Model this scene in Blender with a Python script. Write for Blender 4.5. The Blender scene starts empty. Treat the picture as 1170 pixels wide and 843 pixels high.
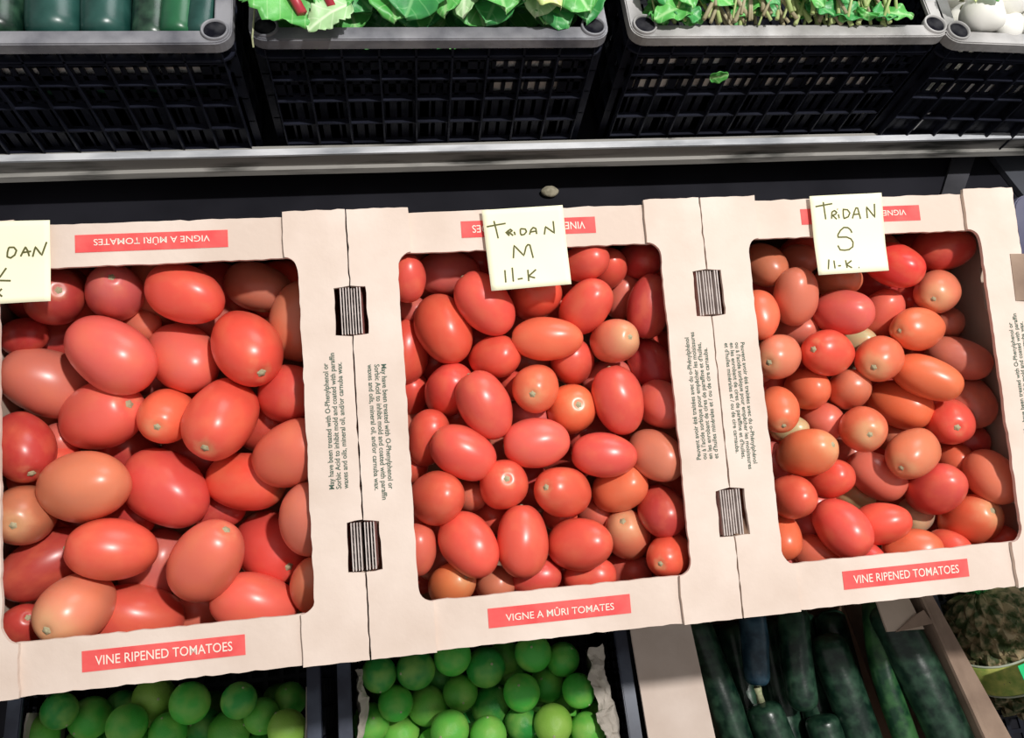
import bpy, bmesh, math, random
from mathutils import Vector, Matrix, Euler, noise
random.seed(11)
PI = math.pi
scn = bpy.context.scene
COL = scn.collection

# ---------------------------------------------------------------- camera
CAM_R = ((0.9883507, -0.1080493, 0.107183), (0.061754, 0.928387, 0.3664479), (-0.1391017, -0.35556, 0.9242444))
CAM_C = (0.3367, -0.02012, 1.40077)
cam_data = bpy.data.cameras.new('camera')
cam = bpy.data.objects.new('camera', cam_data)
COL.objects.link(cam)
cam_data.sensor_width = 36.0
cam_data.sensor_fit = 'HORIZONTAL'
cam_data.lens = 900.0 / 1170.0 * 36.0
cam_data.clip_start = 0.02
m = Matrix(CAM_R).transposed().to_4x4()
m.translation = Vector(CAM_C)
cam.matrix_world = m
scn.camera = cam

# ---------------------------------------------------------------- light
w = bpy.data.worlds.new('world')
scn.world = w
w.use_nodes = True
w.node_tree.nodes['Background'].inputs[0].default_value = (1.0, 0.97, 0.95, 1)
w.node_tree.nodes['Background'].inputs[1].default_value = 0.36


def area(name, loc, target, size, power, col):
    l = bpy.data.lights.new(name, 'AREA')
    l.shape = 'DISK'
    l.size = size
    l.energy = power
    l.color = col
    o = bpy.data.objects.new(name, l)
    COL.objects.link(o)
    o.location = loc
    o.rotation_euler = (Vector(target) - Vector(loc)).to_track_quat('-Z', 'Y').to_euler()
    return o


area('overhead_lamp', (1.15, 0.34, 3.1), (0.5, 0.1, 0.6), 0.10, 62, (1.0, 0.97, 0.94))
area('open_market_front', (1.5, 2.3, 2.6), (0.6, 0.3, 0.7), 1.4, 26, (0.96, 0.98, 1.0))

scn.view_settings.view_transform = 'Standard'
scn.view_settings.look = 'None'
scn.view_settings.exposure = 0.0
scn.view_settings.gamma = 1
scn.view_settings.use_curve_mapping = False

TOMATOES = [
 (0, [0.1652, 0.2965, 0.7956], [0.894, -0.446, 0.041], 0.0482, 0.0656, 'R', 0, 'bright red oval tomato, third from left in back row, left carton', 0),
 (0, [0.1048, 0.2532, 0.7793], [0.773, -0.624, -0.117], 0.056, 0.0761, 'S', 0, 'salmon red oval tomato, third from left in second row from the back, left carton', 0),
 (0, [0.2106, 0.2529, 0.7785], [0.418, -0.81, 0.411], 0.0558, 0.0758, 'R', 1, 'bright red stem-up oval tomato, fifth from left in second row from the back, left carton', 0),
 (0, [0.2524, 0.2821, 0.7626], [0.25, 0.845, 0.473], 0.0525, 0.0714, 'T', 0, 'tan orange oval tomato, rightmost in back row, left carton', 0),
 (0, [0.0865, 0.2156, 0.7385], [0.77, 0.001, 0.638], 0.0579, 0.0787, 'S', 1, 'salmon red stem-up oval tomato, second from left in third row from the back, left carton', 0),
 (0, [0.0824, 0.1524, 0.7511], [0.879, -0.077, 0.47], 0.0569, 0.0774, 'T', 0, 'tan orange oval tomato, second from left in third row from the front, left carton', 0),
 (0, [0.1364, 0.1526, 0.7242], [0.743, -0.653, 0.147], 0.0591, 0.0804, 'R', 0, 'bright red oval tomato, fourth from left in third row from the front, left carton', 0),
 (0, [0.103, 0.1023, 0.742], [0.936, -0.073, -0.345], 0.0488, 0.0678, 'R', 0, 'bright red oval tomato, second from left in second row from the front, left carton', 0),
 (0, [0.0746, 0.0622, 0.7275], [-0.282, -0.532, 0.799], 0.051, 0.0693, 'G2', 1, 'pale orange stem-up oval tomato, second from left in front row, left carton', 0),
 (0, [0.1055, 0.0553, 0.6863], [0.926, -0.204, -0.317], 0.0544, 0.0773, 'R', 0, 'bright red long tomato, third from left in front row, left carton', 0),
 (0, [0.1734, 0.0883, 0.7359], [0.56, 0.531, 0.637], 0.0538, 0.0738, 'S', 1, 'salmon red stem-up oval tomato, fourth from left in second row from the front, left carton', 0),
 (0, [0.1881, 0.198, 0.7619], [-0.194, -0.817, 0.543], 0.0565, 0.0768, 'R', 1, 'bright red stem-up oval tomato, fourth from left in fourth row from the back, left carton', 0),
 (0, [0.2406, 0.2199, 0.7507], [0.501, -0.32, 0.804], 0.0501, 0.0681, 'R', 0, 'bright red round tomato, rightmost in third row from the back, left carton', 0),
 (0, [0.2441, 0.165, 0.758], [0.817, 0.155, 0.555], 0.0524, 0.0713, 'S', 0, 'salmon red oval tomato, rightmost in fourth row from the back, left carton', 0),
 (0, [0.1999, 0.1542, 0.7204], [0.914, -0.263, 0.31], 0.0485, 0.0706, 'R', 1, 'bright red stem-up long tomato, fifth from left in fourth row from the back, left carton', 0),
 (0, [0.2557, 0.1121, 0.7462], [0.106, 0.65, 0.752], 0.0477, 0.0649, 'T', 0, 'tan orange oval tomato, rightmost in third row from the front, left carton', 0),
 (0, [0.205, 0.0541, 0.7046], [0.931, -0.3, -0.208], 0.0499, 0.0713, 'S', 0, 'salmon red long tomato, fifth from left in front row, left carton', 0),
 (0, [0.1535, 0.2585, 0.7512], [0.602, -0.695, 0.394], 0.0546, 0.0742, 'S', 0, 'salmon red oval tomato, fourth from left in third row from the back, left carton', 0),
 (0, [0.0406, 0.2487, 0.7354], [-0.787, 0.293, 0.543], 0.0571, 0.0776, 'T', 0, 'tan orange oval tomato, leftmost in third row from the back, left carton', 0),
 (0, [0.0572, 0.3075, 0.7807], [0.47, -0.263, 0.842], 0.047, 0.0639, 'D', 1, 'deep red stem-up round tomato, leftmost in back row, left carton', 0),
 (0, [0.1048, 0.3081, 0.7824], [0.253, -0.039, 0.967], 0.0445, 0.0605, 'P', 1, 'pinkish red stem-up oval tomato, second from left in back row, left carton', 0),
 (0, [0.2163, 0.3189, 0.7596], [0.919, -0.388, 0.075], 0.0442, 0.0601, 'B', 0, 'brownish red oval tomato, fourth from left in back row, left carton', 0),
 (0, [0.1412, 0.2071, 0.7499], [0.019, -0.568, 0.823], 0.0445, 0.0605, 'O', 1, 'orange red stem-up round tomato, third from left in fourth row from the back, left carton', 0),
 (0, [0.0313, 0.1904, 0.7485], [0.432, -0.847, 0.311], 0.0473, 0.0643, 'D', 1, 'deep red stem-up oval tomato, leftmost in fourth row from the back, left carton', 0),
 (0, [0.032, 0.1377, 0.7344], [0.16, -0.457, 0.875], 0.0469, 0.0637, 'B', 1, 'brownish red stem-up round tomato, leftmost in third row from the front, left carton', 0),
 (0, [0.1137, 0.097, 0.6713], [0.546, 0.776, 0.317], 0.051, 0.0693, 'P', 0, 'pinkish red oval tomato, third from left in second row from the front, left carton', 0),
 (0, [0.1396, 0.0581, 0.6478], [0.84, -0.05, 0.54], 0.0427, 0.058, 'P', 0, 'pinkish red oval tomato, fourth from left in front row, left carton', 0),
 (0, [0.2141, 0.1037, 0.6801], [0.487, -0.57, 0.661], 0.0592, 0.0805, 'R', 1, 'bright red stem-up oval tomato, fifth from left in second row from the front, left carton', 0),
 (0, [0.2569, 0.0631, 0.7176], [0.113, 0.476, 0.872], 0.0427, 0.058, 'T', 0, 'tan orange oval tomato, rightmost in second row from the front, left carton', 0),
 (0, [0.04, 0.1024, 0.7016], [0.822, 0.499, -0.274], 0.051, 0.0765, 'D', 0, 'deep red half-hidden tomato, leftmost in second row from the front, left carton', 0),
 (0, [0.213, 0.2052, 0.7093], [0.549, 0.055, 0.834], 0.043, 0.0585, 'R', 0, 'bright red half-hidden tomato, sixth from left in fourth row from the back, left carton', 0),
 (0, [0.0358, 0.2972, 0.7212], [0.923, 0.244, -0.299], 0.0459, 0.065, 'D', 0, 'deep red half-hidden tomato, second from left in second row from the back, left carton', 0),
 (0, [0.1171, 0.291, 0.7498], [0.663, -0.353, 0.661], 0.0313, 0.0426, 'T', 0, 'tan orange half-hidden tomato, fourth from left in second row from the back, left carton', 0),
 (0, [0.2247, 0.2849, 0.7203], [0.5, -0.088, 0.862], 0.0411, 0.0559, 'G', 1, 'pale greenish stem-up oval tomato, rightmost in second row from the back, left carton', 0),
 (0, [0.0245, 0.0549, 0.7006], [0.519, 0.204, 0.83], 0.0345, 0.0469, 'D', 1, 'deep red stem-up round tomato, leftmost in front row, left carton', 0),
 (0, [0.2319, 0.0558, 0.6712], [0.707, -0.088, 0.702], 0.0316, 0.0429, 'G', 0, 'pale greenish half-hidden tomato, rightmost in front row, left carton', 0),
 (0, [0.1714, 0.1378, 0.691], [0.997, -0.04, 0.064], 0.0339, 0.0462, 'D', 0, 'deep red half-hidden tomato, fifth from left in third row from the front, left carton', 0),
 (0, [0.0985, 0.1397, 0.6946], [0.805, -0.461, 0.374], 0.037, 0.0503, 'D', 0, 'deep red half-hidden tomato, third from left in third row from the front, left carton', 0),
 (0, [0.0431, 0.2039, 0.7115], [0.53, -0.268, 0.804], 0.0333, 0.0453, 'P', 0, 'pinkish red half-hidden tomato, second from left in fourth row from the back, left carton', 0),
 (0, [0.2089, 0.3095, 0.7009], [0.708, -0.338, 0.62], 0.0361, 0.0491, 'D', 0, 'deep red half-hidden tomato, fifth from left in back row, left carton', 0),
 (0, [0.1163, 0.2539, 0.7216], [0.771, -0.076, 0.632], 0.0334, 0.0455, 'P', 0, 'pinkish red half-hidden tomato, third from left in third row from the back, left carton', 0),
 (0, [0.1637, 0.2375, 0.7169], [0.755, -0.056, 0.653], 0.0306, 0.0417, 'D', 0, 'deep red half-hidden tomato, fifth from left in third row from the back, left carton', 0),
 (0, [0.0248, 0.2852, 0.7548], [0.849, -0.077, 0.523], 0.0318, 0.0433, 'D', 0, 'deep red half-hidden tomato, leftmost in second row from the back, left carton', 0),
 (0, [0.0378, 0.3277, 0.7498], [0.954, 0.082, 0.287], 0.0503, 0.0684, 'D', 0, 'dark red plum tomato buried deep in the left carton', 1),
 (0, [0.2312, 0.3306, 0.7276], [0.885, -0.259, 0.388], 0.0559, 0.0761, 'R', 0, 'dark red plum tomato buried deep in the left carton', 1),
 (0, [0.173, 0.3255, 0.7204], [0.201, 0.435, 0.878], 0.0587, 0.0799, 'D', 0, 'dark red plum tomato buried deep in the left carton', 1),
 (0, [0.125, 0.3219, 0.7483], [0.28, 0.445, 0.851], 0.0527, 0.0716, 'B', 0, 'dark red plum tomato buried deep in the left carton', 1),
 (0, [0.0923, 0.1964, 0.6821], [-0.146, 0.516, 0.844], 0.054, 0.0734, 'D', 0, 'dark red plum tomato buried deep in the left carton', 1),
 (0, [0.05, 0.3295, 0.7244], [0.61, 0.406, 0.681], 0.0521, 0.0709, 'R', 0, 'dark red plum tomato buried deep in the left carton', 1),
 (0, [0.0311, 0.0781, 0.6647], [0.237, 0.736, 0.634], 0.0499, 0.0679, 'B', 0, 'dark red plum tomato buried deep in the left carton', 1),
 (0, [0.0422, 0.1376, 0.6631], [0.671, 0.557, 0.489], 0.0532, 0.0723, 'D', 0, 'dark red plum tomato buried deep in the left carton', 1),
 (0, [0.0355, 0.1771, 0.7095], [0.905, 0.289, 0.31], 0.0474, 0.0645, 'R', 0, 'dark red plum tomato buried deep in the left carton', 1),
 (0, [0.1491, 0.1879, 0.6819], [0.912, 0.065, 0.405], 0.0561, 0.0763, 'D', 0, 'dark red plum tomato buried deep in the left carton', 1),
 (0, [0.0349, 0.2465, 0.7036], [0.646, 0.518, 0.562], 0.0501, 0.0681, 'B', 0, 'dark red plum tomato buried deep in the left carton', 1),
 (0, [0.1669, 0.3034, 0.722], [-0.262, 0.358, 0.896], 0.0572, 0.0778, 'B', 0, 'dark red plum tomato buried deep in the left carton', 1),
 (0, [0.0376, 0.1304, 0.6675], [0.97, 0.112, 0.216], 0.0499, 0.0678, 'R', 0, 'dark red plum tomato buried deep in the left carton', 1),
 (0, [0.2506, 0.2205, 0.6872], [0.874, -0.166, 0.456], 0.055, 0.0748, 'R', 0, 'dark red plum tomato buried deep in the left carton', 1),
 (1, [0.347, 0.2963, 0.8057], [0.053, 0.706, 0.706], 0.0305, 0.0415, 'R', 0, 'bright red oval tomato, leftmost in back row, middle carton', 0),
 (1, [0.4112, 0.2748, 0.7937], [0.597, -0.748, -0.29], 0.0429, 0.0622, 'R', 0, 'bright red long tomato, third from left in second row from the back, middle carton', 0),
 (1, [0.3757, 0.2638, 0.77], [0.317, -0.948, 0.017], 0.0483, 0.0657, 'R', 0, 'bright red oval tomato, second from left in second row from the back, middle carton', 0),
 (1, [0.4623, 0.2416, 0.7875], [0.981, -0.124, 0.148], 0.0378, 0.0623, 'O', 0, 'orange red long tomato, third from left in third row from the back, middle carton', 0),
 (1, [0.45, 0.2027, 0.7722], [-0.284, -0.486, 0.827], 0.0405, 0.0551, 'O', 1, 'orange red stem-up round tomato, fifth from left in fourth row from the back, middle carton', 0),
 (1, [0.4048, 0.1909, 0.7708], [0.407, -0.878, -0.25], 0.0431, 0.0613, 'R', 0, 'bright red long tomato, third from left in fourth row from the back, middle carton', 0),
 (1, [0.3836, 0.1538, 0.7613], [0.846, -0.527, -0.081], 0.0419, 0.0577, 'R', 0, 'bright red oval tomato, third from left in fourth row from the front, middle carton', 0),
 (1, [0.4463, 0.157, 0.7625], [0.987, -0.035, 0.16], 0.0417, 0.057, 'S', 0, 'salmon red oval tomato, fifth from left in fourth row from the front, middle carton', 0),
 (1, [0.36, 0.1204, 0.7475], [0.361, -0.155, 0.92], 0.0444, 0.0603, 'R', 0, 'bright red round tomato, leftmost in third row from the front, middle carton', 0),
 (1, [0.4163, 0.127, 0.7462], [0.006, -0.044, 0.999], 0.0417, 0.0567, 'R', 1, 'bright red stem-up round tomato, third from left in third row from the front, middle carton', 0),
 (1, [0.3834, 0.0808, 0.7402], [0.493, -0.832, 0.256], 0.0443, 0.0603, 'R', 0, 'bright red oval tomato, second from left in second row from the front, middle carton', 0),
 (1, [0.4281, 0.0796, 0.7406], [-0.058, -0.986, -0.157], 0.0432, 0.0605, 'R', 0, 'bright red oval tomato, fourth from left in second row from the front, middle carton', 0),
 (1, [0.4769, 0.0729, 0.7371], [0.715, -0.117, 0.689], 0.0436, 0.0593, 'R', 0, 'bright red oval tomato, sixth from left in second row from the front, middle carton', 0),
 (1, [0.4656, 0.1164, 0.7481], [-0.61, 0.006, 0.793], 0.0438, 0.0596, 'R', 1, 'bright red stem-up oval tomato, fourth from left in third row from the front, middle carton', 0),
 (1, [0.5034, 0.1423, 0.7602], [0.96, -0.199, 0.199], 0.039, 0.0567, 'R', 0, 'bright red long tomato, sixth from left in fourth row from the front, middle carton', 0),
 (1, [0.5523, 0.0564, 0.7366], [-0.589, -0.329, 0.738], 0.0366, 0.0498, 'R', 1, 'bright red stem-up oval tomato, rightmost in second row from the front, middle carton', 0),
 (1, [0.55, 0.1398, 0.7558], [0.45, -0.643, 0.619], 0.0417, 0.0567, 'T', 0, 'tan orange oval tomato, rightmost in fourth row from the front, middle carton', 0),
 (1, [0.5206, 0.1875, 0.7703], [0.179, -0.949, -0.26], 0.0433, 0.0612, 'R', 0, 'bright red long tomato, seventh from left in fourth row from the back, middle carton', 0),
 (1, [0.5014, 0.3044, 0.8057], [0.665, -0.1, 0.74], 0.0331, 0.045, 'R', 0, 'bright red oval tomato, fifth from left in back row, middle carton', 0),
 (1, [0.4996, 0.268, 0.7915], [0.483, 0.349, 0.803], 0.0406, 0.0552, 'R', 0, 'bright red oval tomato, sixth from left in second row from the back, middle carton', 0),
 (1, [0.5223, 0.2376, 0.7829], [0.298, -0.26, 0.918], 0.0382, 0.052, 'G2', 1, 'pale orange stem-up oval tomato, sixth from left in third row from the back, middle carton', 0),
 (1, [0.5526, 0.0951, 0.7378], [-0.014, -0.697, 0.717], 0.0404, 0.055, 'D2', 0, 'dark red oval tomato, rightmost in third row from the front, middle carton', 0),
 (1, [0.558, 0.268, 0.7857], [0.202, 0.857, 0.474], 0.0384, 0.0584, 'D2', 0, 'dark red long tomato, rightmost in second row from the back, middle carton', 0),
 (1, [0.5618, 0.1836, 0.7615], [0.226, -0.607, 0.762], 0.041, 0.0558, 'S', 0, 'salmon red oval tomato, rightmost in fourth row from the back, middle carton', 0),
 (1, [0.3405, 0.2566, 0.7409], [0.147, 0.871, 0.47], 0.0434, 0.0591, 'R', 0, 'bright red oval tomato, leftmost in third row from the back, middle carton', 0),
 (1, [0.4178, 0.2355, 0.7677], [0.628, -0.214, 0.748], 0.0376, 0.0512, 'R', 0, 'bright red oval tomato, second from left in third row from the back, middle carton', 0),
 (1, [0.3773, 0.2158, 0.7445], [0.285, 0.194, 0.939], 0.0427, 0.058, 'R', 0, 'bright red oval tomato, second from left in fourth row from the back, middle carton', 0),
 (1, [0.4589, 0.287, 0.7795], [0.351, -0.166, 0.922], 0.0422, 0.0573, 'R', 0, 'bright red oval tomato, fourth from left in second row from the back, middle carton', 0),
 (1, [0.356, 0.1752, 0.74], [0.29, 0.746, 0.6], 0.0374, 0.0508, 'R', 0, 'bright red oval tomato, second from left in fourth row from the front, middle carton', 0),
 (1, [0.3409, 0.0823, 0.7282], [0.088, 0.831, 0.55], 0.0332, 0.0451, 'S', 0, 'salmon red oval tomato, leftmost in second row from the front, middle carton', 0),
 (1, [0.3676, 0.0528, 0.7134], [0.493, 0.165, 0.855], 0.0364, 0.0495, 'O2', 1, 'yellow orange stem-up oval tomato, third from left in front row, middle carton', 0),
 (1, [0.4395, 0.0523, 0.7142], [0.903, -0.061, 0.424], 0.0332, 0.0452, 'R', 0, 'bright red oval tomato, fifth from left in front row, middle carton', 0),
 (1, [0.5198, 0.1182, 0.7334], [0.637, 0.124, 0.761], 0.0394, 0.0535, 'O', 0, 'orange red oval tomato, sixth from left in third row from the front, middle carton', 0),
 (1, [0.5268, 0.0811, 0.7094], [-0.332, 0.315, 0.889], 0.0415, 0.0564, 'G2', 1, 'pale orange stem-up oval tomato, seventh from left in second row from the front, middle carton', 0),
 (1, [0.5286, 0.0525, 0.68], [0.553, -0.183, 0.813], 0.0362, 0.0492, 'S', 0, 'salmon red oval tomato, rightmost in front row, middle carton', 0),
 (1, [0.4868, 0.0486, 0.7134], [0.977, -0.056, 0.208], 0.0313, 0.0462, 'R', 0, 'bright red long tomato, sixth from left in front row, middle carton', 0),
 (1, [0.5267, 0.3081, 0.7845], [0.084, 0.034, 0.996], 0.0343, 0.0467, 'R', 0, 'bright red oval tomato, sixth from left in back row, middle carton', 0),
 (1, [0.5584, 0.3163, 0.7817], [0.572, -0.407, 0.712], 0.0332, 0.0452, 'D2', 0, 'dark red oval tomato, rightmost in back row, middle carton', 0),
 (1, [0.5446, 0.293, 0.7583], [0.283, 0.823, 0.493], 0.0321, 0.045, 'P', 0, 'pinkish red oval tomato, seventh from left in second row from the back, middle carton', 0),
 (1, [0.5616, 0.2258, 0.7519], [0.315, -0.946, 0.078], 0.0377, 0.0513, 'D', 0, 'deep red oval tomato, rightmost in third row from the back, middle carton', 0),
 (1, [0.4888, 0.2305, 0.7562], [-0.241, 0.096, 0.966], 0.0386, 0.0525, 'R', 0, 'bright red round tomato, fourth from left in third row from the back, middle carton', 0),
 (1, [0.4817, 0.1884, 0.7499], [0.069, -0.177, 0.982], 0.0442, 0.0601, 'O', 1, 'orange red stem-up round tomato, sixth from left in fourth row from the back, middle carton', 0),
 (1, [0.5216, 0.2204, 0.7394], [0.962, 0.015, 0.274], 0.0332, 0.0474, 'P', 0, 'pinkish red half-hidden tomato, fifth from left in third row from the back, middle carton', 0),
 (1, [0.3446, 0.2274, 0.7094], [0.097, 0.412, 0.906], 0.0335, 0.0455, 'R', 0, 'bright red half-hidden tomato, leftmost in fourth row from the back, middle carton', 0),
 (1, [0.4327, 0.319, 0.7846], [0.375, -0.466, 0.801], 0.0308, 0.0419, 'D', 0, 'deep red half-hidden tomato, fourth from left in back row, middle carton', 0),
 (1, [0.3838, 0.3181, 0.7712], [0.996, -0.079, 0.032], 0.0388, 0.0574, 'P', 0, 'pinkish red half-hidden tomato, second from left in back row, middle carton', 0),
 (1, [0.3476, 0.2932, 0.7494], [0.639, -0.369, 0.675], 0.0282, 0.0383, 'P', 0, 'pinkish red half-hidden tomato, leftmost in second row from the back, middle carton', 0),
 (1, [0.338, 0.1584, 0.7112], [0.613, -0.235, 0.754], 0.0307, 0.0417, 'R', 0, 'bright red half-hidden tomato, leftmost in fourth row from the front, middle carton', 0),
 (1, [0.3894, 0.1255, 0.719], [0.443, -0.224, 0.868], 0.0287, 0.039, 'T', 0, 'tan orange half-hidden tomato, second from left in third row from the front, middle carton', 0),
 (1, [0.4048, 0.1094, 0.6995], [0.52, -0.203, 0.83], 0.0323, 0.044, 'R', 0, 'bright red half-hidden tomato, third from left in second row from the front, middle carton', 0),
 (1, [0.3589, 0.0777, 0.6871], [0.524, 0.042, 0.85], 0.0351, 0.0478, 'P', 0, 'pinkish red half-hidden tomato, second from left in front row, middle carton', 0),
 (1, [0.4049, 0.0511, 0.7027], [0.396, -0.137, 0.908], 0.0313, 0.0425, 'T', 0, 'tan orange half-hidden tomato, fourth from left in front row, middle carton', 0),
 (1, [0.3436, 0.0677, 0.6562], [0.357, -0.134, 0.924], 0.0284, 0.0386, 'D', 0, 'deep red half-hidden tomato, leftmost in front row, middle carton', 0),
 (1, [0.502, 0.1041, 0.699], [0.3, -0.22, 0.928], 0.0298, 0.0405, 'P', 0, 'pinkish red half-hidden tomato, fifth from left in third row from the front, middle carton', 0),
 (1, [0.4777, 0.2908, 0.7483], [0.352, -0.425, 0.834], 0.0289, 0.0393, 'P', 0, 'pinkish red half-hidden tomato, fifth from left in second row from the back, middle carton', 0),
 (1, [0.4125, 0.3349, 0.7584], [0.531, -0.439, 0.725], 0.032, 0.0435, 'D', 0, 'deep red half-hidden tomato, third from left in back row, middle carton', 0),
 (1, [0.443, 0.1869, 0.7384], [0.563, -0.293, 0.773], 0.0337, 0.0459, 'P', 0, 'pinkish red half-hidden tomato, fourth from left in fourth row from the front, middle carton', 0),
 (1, [0.4346, 0.2169, 0.7444], [0.401, -0.343, 0.849], 0.0278, 0.0378, 'R', 0, 'bright red half-hidden tomato, fourth from left in fourth row from the back, middle carton', 0),
 (1, [0.4675, 0.1017, 0.7145], [0.357, -0.214, 0.909], 0.0274, 0.0373, 'R', 0, 'bright red half-hidden tomato, fifth from left in second row from the front, middle carton', 0),
 (1, [0.4756, 0.3323, 0.751], [0.667, -0.168, 0.726], 0.0432, 0.0587, 'D', 0, 'dark red plum tomato buried deep in the middle carton', 1),
 (1, [0.5694, 0.1242, 0.6953], [-0.54, 0.623, 0.566], 0.0445, 0.0605, 'R', 0, 'dark red plum tomato buried deep in the middle carton', 1),
 (1, [0.5679, 0.2518, 0.7295], [-0.926, 0.115, 0.36], 0.0422, 0.0574, 'D', 0, 'dark red plum tomato buried deep in the middle carton', 1),
 (1, [0.3526, 0.33, 0.7504], [-0.67, 0.135, 0.73], 0.0433, 0.0588, 'B', 0, 'dark red plum tomato buried deep in the middle carton', 1),
 (1, [0.446, 0.1349, 0.6982], [-0.535, 0.551, 0.64], 0.0415, 0.0564, 'D', 0, 'dark red plum tomato buried deep in the middle carton', 1),
 (1, [0.57, 0.3281, 0.7499], [0.359, 0.142, 0.923], 0.046, 0.0626, 'R', 0, 'dark red plum tomato buried deep in the middle carton', 1),
 (1, [0.5621, 0.3338, 0.722], [-0.048, 0.406, 0.913], 0.0453, 0.0616, 'D', 0, 'dark red plum tomato buried deep in the middle carton', 1),
 (1, [0.5712, 0.1716, 0.708], [0.555, -0.013, 0.832], 0.0413, 0.0561, 'B', 0, 'dark red plum tomato buried deep in the middle carton', 1),
 (1, [0.5032, 0.1772, 0.7095], [-0.882, 0.144, 0.449], 0.0433, 0.0588, 'D', 0, 'dark red plum tomato buried deep in the middle carton', 1),
 (1, [0.5698, 0.0909, 0.6681], [0.574, -0.115, 0.81], 0.0435, 0.0591, 'R', 0, 'dark red plum tomato buried deep in the middle carton', 1),
 (1, [0.5737, 0.0537, 0.6764], [-0.321, 0.755, 0.572], 0.04, 0.0544, 'D', 0, 'dark red plum tomato buried deep in the middle carton', 1),
 (1, [0.4215, 0.1703, 0.6973], [0.74, -0.131, 0.66], 0.043, 0.0585, 'B', 0, 'dark red plum tomato buried deep in the middle carton', 1),
 (1, [0.5044, 0.3254, 0.7233], [-0.91, -0.067, 0.409], 0.0435, 0.0591, 'R', 0, 'dark red plum tomato buried deep in the middle carton', 1),
 (1, [0.3629, 0.258, 0.7063], [0.789, -0.156, 0.594], 0.0422, 0.0574, 'D', 0, 'dark red plum tomato buried deep in the middle carton', 1),
 (1, [0.455, 0.2436, 0.7273], [-0.852, 0.087, 0.517], 0.0429, 0.0584, 'B', 0, 'dark red plum tomato buried deep in the middle carton', 1),
 (1, [0.4399, 0.3124, 0.7457], [-0.683, 0.26, 0.683], 0.0455, 0.0618, 'D', 0, 'dark red plum tomato buried deep in the middle carton', 1),
 (1, [0.3529, 0.1115, 0.675], [0.779, 0.077, 0.622], 0.0419, 0.057, 'R', 0, 'dark red plum tomato buried deep in the middle carton', 1),
 (1, [0.4927, 0.1638, 0.6691], [0.617, 0.132, 0.776], 0.0469, 0.0637, 'D', 0, 'dark red plum tomato buried deep in the middle carton', 1),
 (1, [0.4429, 0.3377, 0.7244], [0.726, -0.368, 0.58], 0.0436, 0.0593, 'B', 0, 'dark red plum tomato buried deep in the middle carton', 1),
 (1, [0.383, 0.1977, 0.7004], [0.139, 0.583, 0.8], 0.0452, 0.0615, 'R', 0, 'dark red plum tomato buried deep in the middle carton', 1),
 (1, [0.5644, 0.0618, 0.6396], [0.555, 0.242, 0.796], 0.0425, 0.0578, 'D', 0, 'dark red plum tomato buried deep in the middle carton', 1),
 (1, [0.3389, 0.208, 0.679], [0.796, -0.021, 0.606], 0.0456, 0.062, 'B', 0, 'dark red plum tomato buried deep in the middle carton', 1),
 (1, [0.4668, 0.0517, 0.6759], [-0.846, 0.262, 0.465], 0.0428, 0.0582, 'D', 0, 'dark red plum tomato buried deep in the middle carton', 1),
 (1, [0.5607, 0.184, 0.6731], [-0.193, 0.635, 0.748], 0.0468, 0.0637, 'R', 0, 'dark red plum tomato buried deep in the middle carton', 1),
 (1, [0.4035, 0.2632, 0.7305], [-0.726, 0.217, 0.653], 0.0456, 0.062, 'D', 0, 'dark red plum tomato buried deep in the middle carton', 1),
 (1, [0.4515, 0.2957, 0.7032], [0.259, 0.412, 0.874], 0.0447, 0.0607, 'B', 0, 'dark red plum tomato buried deep in the middle carton', 1),
 (1, [0.3639, 0.3327, 0.7143], [0.676, 0.097, 0.731], 0.0437, 0.0595, 'D', 0, 'dark red plum tomato buried deep in the middle carton', 1),
 (1, [0.3879, 0.3348, 0.7163], [0.445, 0.262, 0.857], 0.0484, 0.0658, 'R', 0, 'dark red plum tomato buried deep in the middle carton', 1),
 (1, [0.3878, 0.058, 0.6691], [0.056, 0.751, 0.657], 0.0432, 0.0588, 'D', 0, 'dark red plum tomato buried deep in the middle carton', 1),
 (1, [0.5194, 0.3304, 0.7505], [0.468, 0.092, 0.879], 0.0426, 0.058, 'B', 0, 'dark red plum tomato buried deep in the middle carton', 1),
 (1, [0.5697, 0.2391, 0.6904], [0.566, -0.19, 0.802], 0.0437, 0.0594, 'D', 0, 'dark red plum tomato buried deep in the middle carton', 1),
 (2, [0.6964, 0.2686, 0.7886], [-0.088, 0.667, 0.74], 0.0401, 0.0545, 'T', 0, 'tan orange oval tomato, second from left in back row, right carton', 0),
 (2, [0.6582, 0.2532, 0.7864], [-0.136, -0.977, 0.165], 0.0357, 0.0486, 'O', 0, 'orange red oval tomato, leftmost in second row from the back, right carton', 0),
 (2, [0.7408, 0.2524, 0.7838], [0.508, -0.442, 0.739], 0.0412, 0.056, 'S', 0, 'salmon red oval tomato, third from left in second row from the back, right carton', 0),
 (2, [0.6731, 0.2169, 0.7747], [-0.695, -0.423, 0.581], 0.0396, 0.0539, 'T', 1, 'tan orange stem-up round tomato, second from left in third row from the back, right carton', 0),
 (2, [0.7219, 0.2176, 0.7737], [-0.816, -0.065, 0.574], 0.0424, 0.0577, 'R', 1, 'bright red stem-up oval tomato, third from left in third row from the back, right carton', 0),
 (2, [0.6665, 0.1709, 0.7643], [-0.198, -0.836, 0.511], 0.0353, 0.0481, 'O', 1, 'orange red stem-up oval tomato, leftmost in fourth row from the back, right carton', 0),
 (2, [0.7713, 0.2098, 0.7724], [-0.676, -0.512, 0.53], 0.0411, 0.056, 'G3', 1, 'greenish orange stem-up round tomato, fifth from left in third row from the back, right carton', 0),
 (2, [0.7975, 0.2924, 0.7953], [0.504, -0.7, 0.505], 0.0402, 0.0547, 'R2', 0, 'vivid red oval tomato, fifth from left in back row, right carton', 0),
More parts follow.
